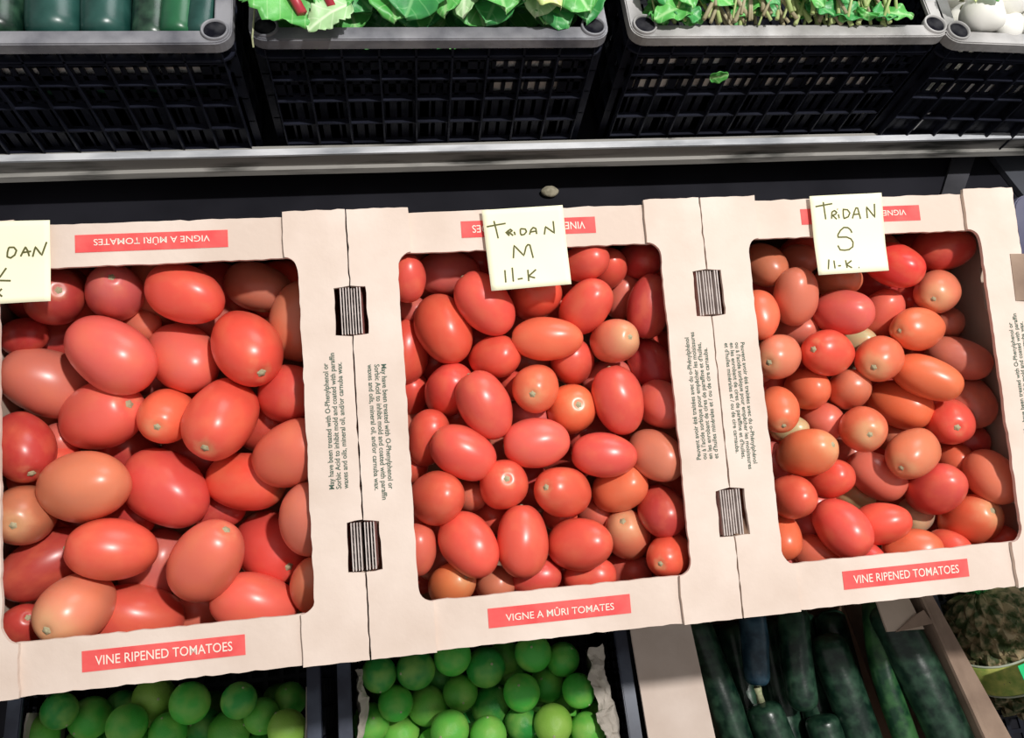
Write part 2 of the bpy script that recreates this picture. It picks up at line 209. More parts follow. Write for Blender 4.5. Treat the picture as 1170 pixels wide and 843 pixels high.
 (2, [0.812, 0.2333, 0.7795], [-0.935, -0.156, 0.318], 0.04, 0.0544, 'O', 1, 'orange red stem-up oval tomato, sixth from left in second row from the back, right carton', 0),
 (2, [0.8147, 0.1894, 0.7685], [0.726, -0.591, 0.353], 0.0381, 0.0619, 'O', 0, 'orange red long tomato, sixth from left in third row from the back, right carton', 0),
 (2, [0.807, 0.1767, 0.7302], [0.552, -0.603, 0.575], 0.0446, 0.0607, 'O', 0, 'orange red oval tomato, fifth from left in fourth row from the back, right carton', 0),
 (2, [0.7926, 0.1241, 0.7487], [-0.788, -0.515, 0.338], 0.0424, 0.0577, 'T', 1, 'tan orange stem-up oval tomato, sixth from left in fourth row from the front, right carton', 0),
 (2, [0.7464, 0.1487, 0.756], [-0.342, -0.426, 0.837], 0.0406, 0.0552, 'G3', 1, 'greenish orange stem-up round tomato, fourth from left in fourth row from the front, right carton', 0),
 (2, [0.6906, 0.1324, 0.7509], [0.454, -0.018, 0.891], 0.0416, 0.0566, 'G3', 0, 'greenish orange oval tomato, second from left in fourth row from the front, right carton', 0),
 (2, [0.6719, 0.0954, 0.7425], [0.033, -0.325, 0.945], 0.0381, 0.0518, 'R', 0, 'bright red round tomato, leftmost in second row from the front, right carton', 0),
 (2, [0.7158, 0.0662, 0.7324], [0.295, -0.836, 0.463], 0.043, 0.0584, 'R', 0, 'bright red oval tomato, third from left in second row from the front, right carton', 0),
 (2, [0.8181, 0.0939, 0.7294], [0.077, 0.063, 0.995], 0.0462, 0.0629, 'R', 0, 'bright red oval tomato, fifth from left in third row from the front, right carton', 0),
 (2, [0.8671, 0.0975, 0.7423], [0.107, -0.885, 0.454], 0.0412, 0.056, 'T', 0, 'tan orange oval tomato, rightmost in third row from the front, right carton', 0),
 (2, [0.8546, 0.0644, 0.7138], [0.057, 0.088, 0.995], 0.0468, 0.0636, 'G3', 0, 'greenish orange oval tomato, rightmost in second row from the front, right carton', 0),
 (2, [0.7567, 0.0673, 0.728], [0.848, 0.009, 0.53], 0.0374, 0.0514, 'R', 0, 'bright red oval tomato, fourth from left in second row from the front, right carton', 0),
 (2, [0.7847, 0.0433, 0.7194], [0.83, -0.172, 0.53], 0.036, 0.0516, 'O', 0, 'orange red long tomato, fifth from left in front row, right carton', 0),
 (2, [0.704, 0.047, 0.7025], [0.761, -0.548, 0.348], 0.0347, 0.0489, 'T', 0, 'tan orange long tomato, third from left in front row, right carton', 0),
 (2, [0.8439, 0.2701, 0.7804], [-0.67, -0.527, 0.523], 0.0401, 0.0545, 'G2', 1, 'pale orange stem-up round tomato, sixth from left in back row, right carton', 0),
 (2, [0.8462, 0.1547, 0.7375], [-0.392, -0.451, 0.802], 0.0433, 0.0589, 'R', 1, 'bright red stem-up round tomato, sixth from left in fourth row from the back, right carton', 0),
 (2, [0.8597, 0.3119, 0.7857], [0.796, -0.187, 0.576], 0.0416, 0.0565, 'D2', 0, 'dark red oval tomato, rightmost in back row, right carton', 0),
 (2, [0.6784, 0.3058, 0.7818], [0.226, -0.825, 0.518], 0.037, 0.0504, 'B', 0, 'brownish red oval tomato, leftmost in back row, right carton', 0),
 (2, [0.7495, 0.2885, 0.7778], [0.369, -0.42, 0.829], 0.0341, 0.0464, 'T', 0, 'tan orange oval tomato, fourth from left in back row, right carton', 0),
 (2, [0.7121, 0.1952, 0.7417], [-0.029, -0.346, 0.938], 0.0388, 0.0527, 'O', 0, 'orange red round tomato, second from left in fourth row from the back, right carton', 0),
 (2, [0.7498, 0.1901, 0.746], [-0.153, -0.005, 0.988], 0.0371, 0.0505, 'T', 0, 'tan orange round tomato, fourth from left in fourth row from the back, right carton', 0),
 (2, [0.7975, 0.2611, 0.7568], [0.04, 0.345, 0.938], 0.0399, 0.0542, 'S', 0, 'salmon red oval tomato, fourth from left in second row from the back, right carton', 0),
 (2, [0.8622, 0.2105, 0.7563], [0.725, -0.57, 0.387], 0.0378, 0.0592, 'B', 0, 'brownish red long tomato, rightmost in third row from the back, right carton', 0),
 (2, [0.8723, 0.1737, 0.735], [-0.046, -0.785, 0.617], 0.0466, 0.0634, 'B', 0, 'brownish red oval tomato, rightmost in fourth row from the back, right carton', 0),
 (2, [0.7168, 0.1113, 0.7298], [0.325, -0.029, 0.945], 0.0362, 0.0493, 'R', 0, 'bright red oval tomato, second from left in third row from the front, right carton', 0),
 (2, [0.6645, 0.0664, 0.7177], [-0.159, -0.817, 0.555], 0.0356, 0.0485, 'O', 0, 'orange red oval tomato, leftmost in front row, right carton', 0),
 (2, [0.7732, 0.1138, 0.7143], [0.644, -0.716, 0.27], 0.0406, 0.0569, 'P', 0, 'pinkish red oval tomato, fourth from left in third row from the front, right carton', 0),
 (2, [0.8584, 0.1235, 0.7097], [-0.135, -0.273, 0.953], 0.035, 0.0477, 'O', 0, 'orange red round tomato, sixth from left in third row from the front, right carton', 0),
 (2, [0.8252, 0.0419, 0.7143], [0.384, -0.629, 0.676], 0.0301, 0.041, 'R', 0, 'bright red oval tomato, sixth from left in front row, right carton', 0),
 (2, [0.8772, 0.0432, 0.7062], [0.439, -0.129, 0.889], 0.0324, 0.0441, 'R', 0, 'bright red oval tomato, rightmost in front row, right carton', 0),
 (2, [0.7406, 0.0404, 0.7139], [0.144, -0.213, 0.966], 0.0296, 0.0403, 'R', 0, 'bright red oval tomato, fourth from left in front row, right carton', 0),
 (2, [0.8181, 0.0782, 0.6895], [-0.759, -0.469, 0.451], 0.0332, 0.0452, 'G', 1, 'pale greenish stem-up oval tomato, fifth from left in second row from the front, right carton', 0),
 (2, [0.7198, 0.3161, 0.7699], [0.522, -0.402, 0.752], 0.0298, 0.0405, 'B', 0, 'brownish red half-hidden tomato, third from left in back row, right carton', 0),
 (2, [0.7098, 0.2522, 0.7512], [0.593, -0.348, 0.726], 0.0328, 0.0446, 'P', 0, 'pinkish red half-hidden tomato, second from left in second row from the back, right carton', 0),
 (2, [0.6712, 0.2229, 0.7365], [-0.411, -0.145, 0.9], 0.0327, 0.0445, 'P', 0, 'pinkish red half-hidden tomato, leftmost in third row from the back, right carton', 0),
 (2, [0.8364, 0.2787, 0.7473], [-0.206, -0.414, 0.886], 0.0273, 0.0371, 'D', 0, 'deep red half-hidden tomato, fifth from left in second row from the back, right carton', 0),
 (2, [0.8668, 0.2494, 0.7512], [-0.455, -0.348, 0.82], 0.032, 0.0435, 'B', 0, 'brownish red half-hidden tomato, rightmost in second row from the back, right carton', 0),
 (2, [0.7287, 0.168, 0.7206], [-0.04, -0.312, 0.949], 0.0394, 0.0536, 'P', 0, 'pinkish red half-hidden tomato, third from left in fourth row from the back, right carton', 0),
 (2, [0.6911, 0.1612, 0.7292], [0.584, -0.301, 0.754], 0.0273, 0.0372, 'G', 0, 'pale greenish half-hidden tomato, leftmost in fourth row from the front, right carton', 0),
 (2, [0.676, 0.137, 0.7109], [-0.407, -0.032, 0.913], 0.0357, 0.0485, 'P', 0, 'pinkish red half-hidden tomato, leftmost in third row from the front, right carton', 0),
 (2, [0.7064, 0.0782, 0.684], [-0.131, -0.19, 0.973], 0.0344, 0.0468, 'P', 0, 'pinkish red half-hidden tomato, second from left in second row from the front, right carton', 0),
 (2, [0.7657, 0.1021, 0.683], [0.765, -0.26, 0.59], 0.0285, 0.0388, 'G', 0, 'pale greenish half-hidden tomato, third from left in third row from the front, right carton', 0),
 (2, [0.8753, 0.142, 0.7116], [0.314, -0.465, 0.828], 0.0372, 0.0506, 'D', 0, 'deep red half-hidden tomato, rightmost in fourth row from the front, right carton', 0),
 (2, [0.8457, 0.0674, 0.6703], [-0.061, -0.221, 0.973], 0.0306, 0.0416, 'D', 0, 'deep red half-hidden tomato, sixth from left in second row from the front, right carton', 0),
 (2, [0.8101, 0.1536, 0.7013], [-0.031, -0.304, 0.952], 0.0305, 0.0415, 'B', 0, 'brownish red half-hidden tomato, fifth from left in fourth row from the front, right carton', 0),
 (2, [0.684, 0.0481, 0.6741], [0.101, -0.187, 0.977], 0.0293, 0.0399, 'P', 0, 'pinkish red half-hidden tomato, second from left in front row, right carton', 0),
 (2, [0.7704, 0.238, 0.7461], [0.469, -0.366, 0.804], 0.0298, 0.0406, 'G', 0, 'pale greenish half-hidden tomato, fourth from left in third row from the back, right carton', 0),
 (2, [0.7636, 0.1433, 0.6877], [0.152, -0.3, 0.942], 0.0323, 0.0439, 'B', 0, 'brownish red half-hidden tomato, third from left in fourth row from the front, right carton', 0),
 (2, [0.7775, 0.3308, 0.7444], [-0.73, 0.44, 0.524], 0.0415, 0.0565, 'D', 0, 'dark red plum tomato buried deep in the right carton', 1),
 (2, [0.8673, 0.2616, 0.7259], [-0.984, 0.175, 0.023], 0.0424, 0.0577, 'R', 0, 'dark red plum tomato buried deep in the right carton', 1),
 (2, [0.8678, 0.3015, 0.7366], [-0.941, 0.306, 0.143], 0.0421, 0.0572, 'D', 0, 'dark red plum tomato buried deep in the right carton', 1),
 (2, [0.8202, 0.3344, 0.7379], [0.311, -0.138, 0.941], 0.0444, 0.0604, 'B', 0, 'dark red plum tomato buried deep in the right carton', 1),
 (2, [0.8722, 0.073, 0.6754], [0.104, 0.435, 0.895], 0.0458, 0.0623, 'D', 0, 'dark red plum tomato buried deep in the right carton', 1),
 (2, [0.8718, 0.2325, 0.6994], [0.229, -0.068, 0.971], 0.0447, 0.0608, 'R', 0, 'dark red plum tomato buried deep in the right carton', 1),
 (2, [0.81, 0.3022, 0.7368], [0.366, -0.316, 0.875], 0.0418, 0.0568, 'D', 0, 'dark red plum tomato buried deep in the right carton', 1),
 (2, [0.8719, 0.3282, 0.7419], [-0.059, 0.289, 0.956], 0.0472, 0.0642, 'B', 0, 'dark red plum tomato buried deep in the right carton', 1),
 (2, [0.8626, 0.3328, 0.7412], [0.327, -0.363, 0.873], 0.0456, 0.062, 'D', 0, 'dark red plum tomato buried deep in the right carton', 1),
 (2, [0.7359, 0.3325, 0.7449], [0.219, 0.133, 0.967], 0.0407, 0.0554, 'R', 0, 'dark red plum tomato buried deep in the right carton', 1),
 (2, [0.7117, 0.3355, 0.7133], [-0.677, 0.417, 0.607], 0.0473, 0.0643, 'D', 0, 'dark red plum tomato buried deep in the right carton', 1),
 (2, [0.8709, 0.1316, 0.691], [-0.317, 0.69, 0.651], 0.045, 0.0612, 'B', 0, 'dark red plum tomato buried deep in the right carton', 1),
 (2, [0.6888, 0.3035, 0.7371], [-0.508, 0.509, 0.695], 0.0441, 0.0599, 'D', 0, 'dark red plum tomato buried deep in the right carton', 1),
 (2, [0.6863, 0.1652, 0.6882], [-0.146, 0.635, 0.758], 0.0417, 0.0567, 'R', 0, 'dark red plum tomato buried deep in the right carton', 1),
 (2, [0.6964, 0.2182, 0.7045], [-0.206, 0.591, 0.78], 0.042, 0.0571, 'D', 0, 'dark red plum tomato buried deep in the right carton', 1),
 (2, [0.8303, 0.103, 0.6581], [0.357, -0.063, 0.932], 0.0464, 0.0631, 'B', 0, 'dark red plum tomato buried deep in the right carton', 1),
 (2, [0.6913, 0.1241, 0.6752], [-0.692, 0.577, 0.434], 0.0387, 0.0527, 'R', 0, 'dark red plum tomato buried deep in the right carton', 1),
 (2, [0.8731, 0.0971, 0.6818], [0.287, -0.013, 0.958], 0.0415, 0.0565, 'B', 0, 'dark red plum tomato buried deep in the right carton', 1),
 (2, [0.8698, 0.2902, 0.698], [-0.583, 0.582, 0.568], 0.0432, 0.0588, 'D', 0, 'dark red plum tomato buried deep in the right carton', 1),
 (2, [0.8136, 0.1487, 0.6638], [0.126, 0.444, 0.887], 0.0446, 0.0607, 'R', 0, 'dark red plum tomato buried deep in the right carton', 1),
 (2, [0.8651, 0.3251, 0.7149], [-0.955, 0.251, 0.158], 0.0459, 0.0625, 'D', 0, 'dark red plum tomato buried deep in the right carton', 1),
 (2, [0.8041, 0.2042, 0.6971], [-0.933, 0.301, 0.198], 0.0408, 0.0555, 'D', 0, 'dark red plum tomato buried deep in the right carton', 1),
 (2, [0.7325, 0.2343, 0.705], [0.367, 0.051, 0.929], 0.0412, 0.056, 'R', 0, 'dark red plum tomato buried deep in the right carton', 1),
 (2, [0.8646, 0.2316, 0.7141], [0.003, 0.405, 0.914], 0.0457, 0.0621, 'D', 0, 'dark red plum tomato buried deep in the right carton', 1),
 (2, [0.7381, 0.1013, 0.6612], [-0.974, 0.154, 0.165], 0.0392, 0.0533, 'R', 0, 'dark red plum tomato buried deep in the right carton', 1),
 (2, [0.752, 0.292, 0.734], [0.401, -0.195, 0.895], 0.0404, 0.055, 'D', 0, 'dark red plum tomato buried deep in the right carton', 1),
]
LIMES = [
 ([-0.0932, -0.0061, 0.3203], 0.0209, 'd', 'dark green lime, leftmost in the back row, left lime crate', 0, 0),
 ([-0.0462, -0.0096, 0.2457], 0.0214, 'd', 'dark green lime, second from left in the back row, left lime crate', 0, 0),
 ([0.003, -0.0029, 0.2821], 0.0261, 'y', 'yellowish green lime, third from left in the back row, left lime crate', 0, 0),
 ([0.0558, -0.0141, 0.3172], 0.0242, 'g', 'bright green lime, fourth from left in the back row, left lime crate', 0, 0),
 ([0.1144, -0.0176, 0.3203], 0.0215, 'd', 'dark green lime, fifth from left in the back row, left lime crate', 0, 0),
 ([0.1671, -0.0235, 0.267], 0.0215, 'g', 'bright green lime, rightmost in the back row, left lime crate', 0, 0),
 ([-0.0716, -0.0178, 0.2822], 0.0251, 'g', 'bright green lime, leftmost in the second row from back, left lime crate', 0, 0),
 ([-0.0162, -0.0305, 0.3172], 0.0238, 'g', 'bright green lime, second from left in the second row from back, left lime crate', 0, 0),
 ([0.004, -0.027, 0.2413], 0.0215, 'y', 'yellowish green lime, third from left in the second row from back, left lime crate', 0, 0),
 ([0.0571, -0.043, 0.2513], 0.0225, 'd', 'dark green lime, fourth from left in the second row from back, left lime crate', 0, 0),
 ([0.1365, -0.039, 0.2917], 0.022, 'm', 'mid green lime, rightmost in the second row from back, left lime crate', 0, 0),
 ([-0.1224, -0.0317, 0.3004], 0.0233, 'm', 'mid green lime, leftmost in the nearest row, left lime crate', 0, 0),
 ([-0.0887, -0.0477, 0.249], 0.0232, 'd', 'dark green lime, second from left in the nearest row, left lime crate', 0, 0),
 ([0.0266, -0.0441, 0.2993], 0.0225, 'g', 'bright green lime, third from left in the nearest row, left lime crate', 0, 0),
 ([0.0321, -0.0639, 0.2188], 0.0241, 'm', 'mid green lime, fourth from left in the nearest row, left lime crate', 0, 0),
 ([0.0944, -0.0521, 0.2775], 0.0255, 'm', 'mid green lime, fifth from left in the nearest row, left lime crate', 0, 0),
 ([0.1715, -0.0568, 0.3184], 0.0231, 'y', 'yellowish green lime, rightmost in the nearest row, left lime crate', 0, 0),
 ([-0.0083, -0.0613, 0.2756], 0.0239, 'g', "green lime low at the viewer's end of the left lime crate", 1, 0),
 ([0.1244, -0.0825, 0.2537], 0.0247, 'g', "green lime low at the viewer's end of the left lime crate", 1, 0),
 ([-0.1586, -0.0492, 0.2787], 0.0235, 'g', "green lime low at the viewer's end of the left lime crate", 1, 0),
 ([-0.0621, -0.0715, 0.218], 0.025, 'g', "green lime low at the viewer's end of the left lime crate", 1, 0),
 ([0.3314, -0.0056, 0.3178], 0.0246, 'd', 'dark green lime, leftmost in the back row, middle lime crate', 0, 1),
 ([0.3792, 0.0051, 0.319], 0.0237, 'g', 'bright green lime, second from left in the back row, middle lime crate', 0, 1),
 ([0.4218, -0.012, 0.3044], 0.0258, 'd', 'dark green lime, third from left in the back row, middle lime crate', 0, 1),
 ([0.4518, -0.0023, 0.2686], 0.0224, 'm', 'mid green lime, fourth from left in the back row, middle lime crate', 0, 1),
 ([0.4575, -0.0215, 0.228], 0.0231, 'm', 'mid green lime, fifth from left in the back row, middle lime crate', 0, 1),
 ([0.4837, -0.0017, 0.319], 0.024, 'g', 'bright green lime, sixth from left in the back row, middle lime crate', 0, 1),
 ([0.5243, -0.0132, 0.3042], 0.0219, 'g', 'bright green lime, rightmost in the back row, middle lime crate', 0, 1),
 ([0.2851, -0.0058, 0.3203], 0.0221, 'd', 'dark green lime, leftmost in the second row from back, middle lime crate', 0, 1),
 ([0.3655, -0.0196, 0.25], 0.0224, 'd', 'dark green lime, second from left in the second row from back, middle lime crate', 0, 1),
 ([0.3871, -0.0392, 0.2878], 0.0228, 'm', 'mid green lime, third from left in the second row from back, middle lime crate', 0, 1),
 ([0.4142, -0.0362, 0.2128], 0.0232, 'd', 'dark green lime, fourth from left in the second row from back, middle lime crate', 0, 1),
 ([0.4635, -0.0472, 0.319], 0.0235, 'g', 'bright green lime, fifth from left in the second row from back, middle lime crate', 0, 1),
 ([0.5033, -0.0423, 0.2783], 0.0233, 'g', 'bright green lime, sixth from left in the second row from back, middle lime crate', 0, 1),
 ([0.5367, -0.0532, 0.3215], 0.0213, 'g', 'bright green lime, rightmost in the second row from back, middle lime crate', 0, 1),
 ([0.2697, -0.0627, 0.2845], 0.0247, 'g', 'bright green lime, leftmost in the third row from back, middle lime crate', 0, 1),
 ([0.3036, -0.0421, 0.3071], 0.0221, 'g', 'bright green lime, second from left in the third row from back, middle lime crate', 0, 1),
 ([0.3431, -0.0504, 0.2768], 0.0252, 'm', 'mid green lime, third from left in the third row from back, middle lime crate', 0, 1),
 ([0.4034, -0.076, 0.2298], 0.0225, 'd', 'dark green lime, fourth from left in the third row from back, middle lime crate', 0, 1),
 ([0.4269, -0.06, 0.2694], 0.0268, 'd', 'dark green lime, fifth from left in the third row from back, middle lime crate', 0, 1),
 ([0.4623, -0.0843, 0.2937], 0.0214, 'd', 'dark green lime, sixth from left in the third row from back, middle lime crate', 0, 1),
 ([0.5233, -0.0756, 0.2539], 0.0236, 'm', 'mid green lime, seventh from left in the third row from back, middle lime crate', 0, 1),
 ([0.5637, -0.0921, 0.2813], 0.0231, 'd', 'dark green lime, rightmost in the third row from back, middle lime crate', 0, 1),
 ([0.3068, -0.0827, 0.2595], 0.0252, 'm', 'mid green lime, leftmost in the nearest row, middle lime crate', 0, 1),
 ([0.332, -0.0792, 0.2207], 0.0224, 'd', 'dark green lime, second from left in the nearest row, middle lime crate', 0, 1),
 ([0.369, -0.0806, 0.3178], 0.0241, 'm', 'mid green lime, third from left in the nearest row, middle lime crate', 0, 1),
 ([0.4162, -0.0919, 0.319], 0.023, 'm', 'mid green lime, fourth from left in the nearest row, middle lime crate', 0, 1),
 ([0.4681, -0.112, 0.2583], 0.0243, 'g', 'bright green lime, fifth from left in the nearest row, middle lime crate', 0, 1),
 ([0.4995, -0.0884, 0.3178], 0.0245, 'y', 'yellowish green lime, sixth from left in the nearest row, middle lime crate', 0, 1),
 ([0.5422, -0.0994, 0.3183], 0.021, 'm', 'mid green lime, rightmost in the nearest row, middle lime crate', 0, 1),
 ([0.3497, -0.0999, 0.2794], 0.0236, 'm', "green lime low at the viewer's end of the middle lime crate", 1, 1),
 ([0.5708, -0.1321, 0.2643], 0.0219, 'g', "green lime low at the viewer's end of the middle lime crate", 1, 1),
 ([0.5192, -0.1259, 0.2928], 0.0236, 'g', "green lime low at the viewer's end of the middle lime crate", 1, 1),
 ([0.2521, -0.0972, 0.2572], 0.0237, 'g', "green lime low at the viewer's end of the middle lime crate", 1, 1),
 ([0.406, -0.1278, 0.2914], 0.0244, 'g', "green lime low at the viewer's end of the middle lime crate", 1, 1),
]


# ---------------------------------------------------------------- materials
def new_mat(name, base, rough=0.6, spec=0.5):
    mt = bpy.data.materials.new(name)
    mt.use_nodes = True
    b = mt.node_tree.nodes['Principled BSDF']
    b.inputs['Base Color'].default_value = (*base, 1)
    b.inputs['Roughness'].default_value = rough
    b.inputs['Specular IOR Level'].default_value = spec
    return mt


def noisy(name, c1, c2, scale, rough=0.6, spec=0.5, detail=4, lo=0.35, hi=0.65, bump=0.0, bscale=None, stretch=None):
    mt = new_mat(name, c1, rough, spec)
    nt = mt.node_tree
    N = nt.nodes
    L = nt.links
    b = N['Principled BSDF']
    tc = N.new('ShaderNodeTexCoord')
    mp = N.new('ShaderNodeMapping')
    if stretch:
        mp.inputs['Scale'].default_value = stretch
    L.new(tc.outputs['Object'], mp.inputs[0])
    nz = N.new('ShaderNodeTexNoise')
    nz.inputs['Scale'].default_value = scale
    nz.inputs['Detail'].default_value = detail
    L.new(mp.outputs[0], nz.inputs['Vector'])
    cr = N.new('ShaderNodeValToRGB')
    cr.color_ramp.elements[0].position = lo
    cr.color_ramp.elements[0].color = (*c1, 1)
    cr.color_ramp.elements[1].position = hi
    cr.color_ramp.elements[1].color = (*c2, 1)
    L.new(nz.outputs['Fac'], cr.inputs[0])
    L.new(cr.outputs[0], b.inputs['Base Color'])
    if bump:
        n2 = N.new('ShaderNodeTexNoise')
        n2.inputs['Scale'].default_value = bscale or scale * 3
        n2.inputs['Detail'].default_value = 3
        L.new(mp.outputs[0], n2.inputs['Vector'])
        bp = N.new('ShaderNodeBump')
        bp.inputs['Strength'].default_value = bump
        bp.inputs['Distance'].default_value = 0.002
        L.new(n2.outputs['Fac'], bp.inputs['Height'])
        L.new(bp.outputs[0], b.inputs['Normal'])
    return mt


M = {}
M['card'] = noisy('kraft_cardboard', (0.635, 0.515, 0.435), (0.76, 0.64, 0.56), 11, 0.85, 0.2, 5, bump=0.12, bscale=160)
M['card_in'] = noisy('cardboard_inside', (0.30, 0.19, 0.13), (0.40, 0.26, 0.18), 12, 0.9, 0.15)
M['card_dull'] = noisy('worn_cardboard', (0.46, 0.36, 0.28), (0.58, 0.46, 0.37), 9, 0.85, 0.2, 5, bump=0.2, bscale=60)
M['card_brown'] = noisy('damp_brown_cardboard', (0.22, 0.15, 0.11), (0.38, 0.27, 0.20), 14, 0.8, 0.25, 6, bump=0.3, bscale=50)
M['liner_edge'] = noisy('corrugated_edge', (0.50, 0.43, 0.40), (0.68, 0.60, 0.56), 90, 0.9, 0.1)
M['red_ink'] = noisy('red_printed_band', (0.72, 0.075, 0.075), (0.80, 0.12, 0.11), 60, 0.7, 0.3)
M['ink_cream'] = new_mat('cream_lettering', (0.86, 0.72, 0.62), 0.8, 0.2)
M['ink_green'] = new_mat('dark_green_ink', (0.07, 0.12, 0.09), 0.8, 0.2)
M['note'] = noisy('pale_yellow_note_paper', (0.90, 0.86, 0.60), (0.93, 0.89, 0.65), 6, 0.8, 0.2)
M['pen'] = new_mat('olive_pen_ink', (0.10, 0.10, 0.03), 0.7, 0.3)
M['black_pl'] = noisy('black_crate_plastic', (0.006, 0.007, 0.014), (0.014, 0.016, 0.028), 25, 0.45, 0.25, bump=0.1, bscale=120)
M['rim_pl'] = noisy('scuffed_grey_crate_plastic', (0.10, 0.102, 0.12), (0.28, 0.28, 0.30), 22, 0.45, 0.5, 6, bump=0.15, bscale=150)
M['rim_dark'] = noisy('mottled_blue_black_plastic', (0.012, 0.016, 0.035), (0.11, 0.14, 0.20), 9, 0.4, 0.5, 5)  # blue-black with random lighter patches
M['purple_pl'] = noisy('purple_blue_plastic', (0.05, 0.045, 0.10), (0.10, 0.10, 0.15), 20, 0.5, 0.4)
M['metal'] = noisy('weathered_galvanised_metal', (0.05, 0.05, 0.045), (0.36, 0.35, 0.325), 34, 0.75, 0.25, 9, 0.34, 0.52, stretch=(0.25, 1, 1.6))
M['metal_edge'] = noisy('highlit_metal_edge', (0.35, 0.37, 0.40), (0.80, 0.82, 0.85), 40, 0.35, 0.6, 6, 0.3, 0.6, stretch=(0.3, 1, 1))  # paler metal paints the highlight along the lip
M['hole'] = noisy('socket_depth_shade', (0.004, 0.004, 0.008), (0.05, 0.05, 0.055), 60, 0.9, 0.1, 4, 0.45, 0.8)  # near-black stands for the shade down inside a rim socket
M['dark_metal'] = noisy('dark_painted_steel', (0.03, 0.03, 0.035), (0.06, 0.06, 0.07), 12, 0.6, 0.3)
M['black_board'] = noisy('black_board', (0.006, 0.006, 0.010), (0.014, 0.014, 0.02), 8, 0.7, 0.2)
M['floor'] = noisy('dark_stall_floor', (0.02, 0.02, 0.022), (0.05, 0.05, 0.05), 5, 0.9, 0.2)
M['paper'] = noisy('grey_brown_paper', (0.40, 0.36, 0.31), (0.56, 0.51, 0.44), 22, 0.9, 0.1)
M['slot_white'] = noisy('white_slot_backing', (0.86, 0.85, 0.83), (0.92, 0.91, 0.89), 22, 0.9, 0.1)  # for the sheets added behind the crate slots
M['onion'] = noisy('white_onion_skin', (0.84, 0.83, 0.76), (0.90, 0.89, 0.84), 12, 0.45, 0.4)
M['scar'] = noisy('tomato_stem_scar', (0.30, 0.24, 0.12), (0.50, 0.47, 0.32), 900, 0.8, 0.2)
M['stem_red'] = noisy('beet_red_stem', (0.38, 0.02, 0.04), (0.52, 0.05, 0.07), 50, 0.4, 0.5)
M['stem_green'] = noisy('pale_green_stem', (0.36, 0.48, 0.16), (0.52, 0.60, 0.26), 40, 0.45, 0.5)
M['stem_brown'] = noisy('dry_brown_stem', (0.34, 0.30, 0.17), (0.48, 0.43, 0.28), 60, 0.6, 0.3)
M['cuke'] = noisy('dark_green_squash_skin', (0.003, 0.018, 0.011), (0.035, 0.090, 0.052), 55, 0.30, 0.5, 8, 0.40, 0.70, bump=0.25, bscale=60)
M['cuke_blue'] = noisy('blue_green_squash_skin', (0.006, 0.028, 0.050), (0.045, 0.10, 0.14), 55, 0.30, 0.5, 8, 0.40, 0.70, bump=0.2, bscale=60)
M['cuke_bright'] = noisy('mid_green_squash_skin', (0.006, 0.040, 0.018), (0.05, 0.16, 0.05), 50, 0.30, 0.5, 8, 0.40, 0.65, bump=0.2, bscale=60)
M['cuke_teal'] = noisy('teal_green_squash_skin', (0.006, 0.042, 0.034), (0.035, 0.12, 0.10), 22, 0.32, 0.5, 8, 0.40, 0.75, bump=0.2, bscale=50)
M['cuke_vivid'] = noisy('vivid_green_squash_skin', (0.006, 0.05, 0.028), (0.02, 0.15, 0.055), 10, 0.32, 0.5, 6, 0.35, 0.7, bump=0.2, bscale=50)
M['nub'] = noisy('pale_stem_nub', (0.30, 0.34, 0.18), (0.48, 0.48, 0.30), 200, 0.7, 0.3)
M['green_card'] = new_mat('bright_green_card', (0.03, 0.62, 0.22), 0.7, 0.2)
M['band'] = noisy('yellow_green_band', (0.34, 0.50, 0.10), (0.74, 0.74, 0.20), 70, 0.6, 0.3, 5)
M['band_edge'] = noisy('pale_band_edge', (0.55, 0.62, 0.45), (0.68, 0.72, 0.58), 60, 0.6, 0.3)


def leaf_mat(name, a, b, vein):
    mt = noisy(name, a, b, 28, 0.42, 0.5, 5, bump=0.4, bscale=70)
    nt = mt.node_tree
    N = nt.nodes
    L = nt.links
    bs = N['Principled BSDF']
    src = bs.inputs['Base Color'].links[0].from_socket
    tc = N.new('ShaderNodeTexCoord')
    sp = N.new('ShaderNodeSeparateXYZ')
    L.new(tc.outputs['Object'], sp.inputs[0])
    ab = N.new('ShaderNodeMath'); ab.operation = 'ABSOLUTE'
    L.new(sp.outputs[0], ab.inputs[0])
    # midrib
    mr = N.new('ShaderNodeMapRange')
    mr.inputs['From Min'].default_value = 0.0006
    mr.inputs['From Max'].default_value = 0.0022
    mr.inputs['To Min'].default_value = 1
    mr.inputs['To Max'].default_value = 0
    L.new(ab.outputs[0], mr.inputs[0])
    # side veins
    ad = N.new('ShaderNodeMath'); ad.operation = 'MULTIPLY_ADD'
    ad.inputs[1].default_value = -0.9
    L.new(ab.outputs[0], ad.inputs[0]); L.new(sp.outputs[1], ad.inputs[2])
    ml = N.new('ShaderNodeMath'); ml.operation = 'MULTIPLY'; ml.inputs[1].default_value = 420
    L.new(ad.outputs[0], ml.inputs[0])
    sn = N.new('ShaderNodeMath'); sn.operation = 'SINE'
    L.new(ml.outputs[0], sn.inputs[0])
    m2 = N.new('ShaderNodeMapRange')
    m2.inputs['From Min'].default_value = 0.90
    m2.inputs['From Max'].default_value = 1.0
    m2.inputs['To Max'].default_value = 0.55
    L.new(sn.outputs[0], m2.inputs[0])
    mx = N.new('ShaderNodeMath'); mx.operation = 'MAXIMUM'
    L.new(mr.outputs[0], mx.inputs[0]); L.new(m2.outputs[0], mx.inputs[1])
    mi = N.new('ShaderNodeMix'); mi.data_type = 'RGBA'
    L.new(mx.outputs[0], mi.inputs[0])
    L.new(src, mi.inputs[6])
    mi.inputs[7].default_value = (*vein, 1)
    L.new(mi.outputs[2], bs.inputs['Base Color'])
    return mt


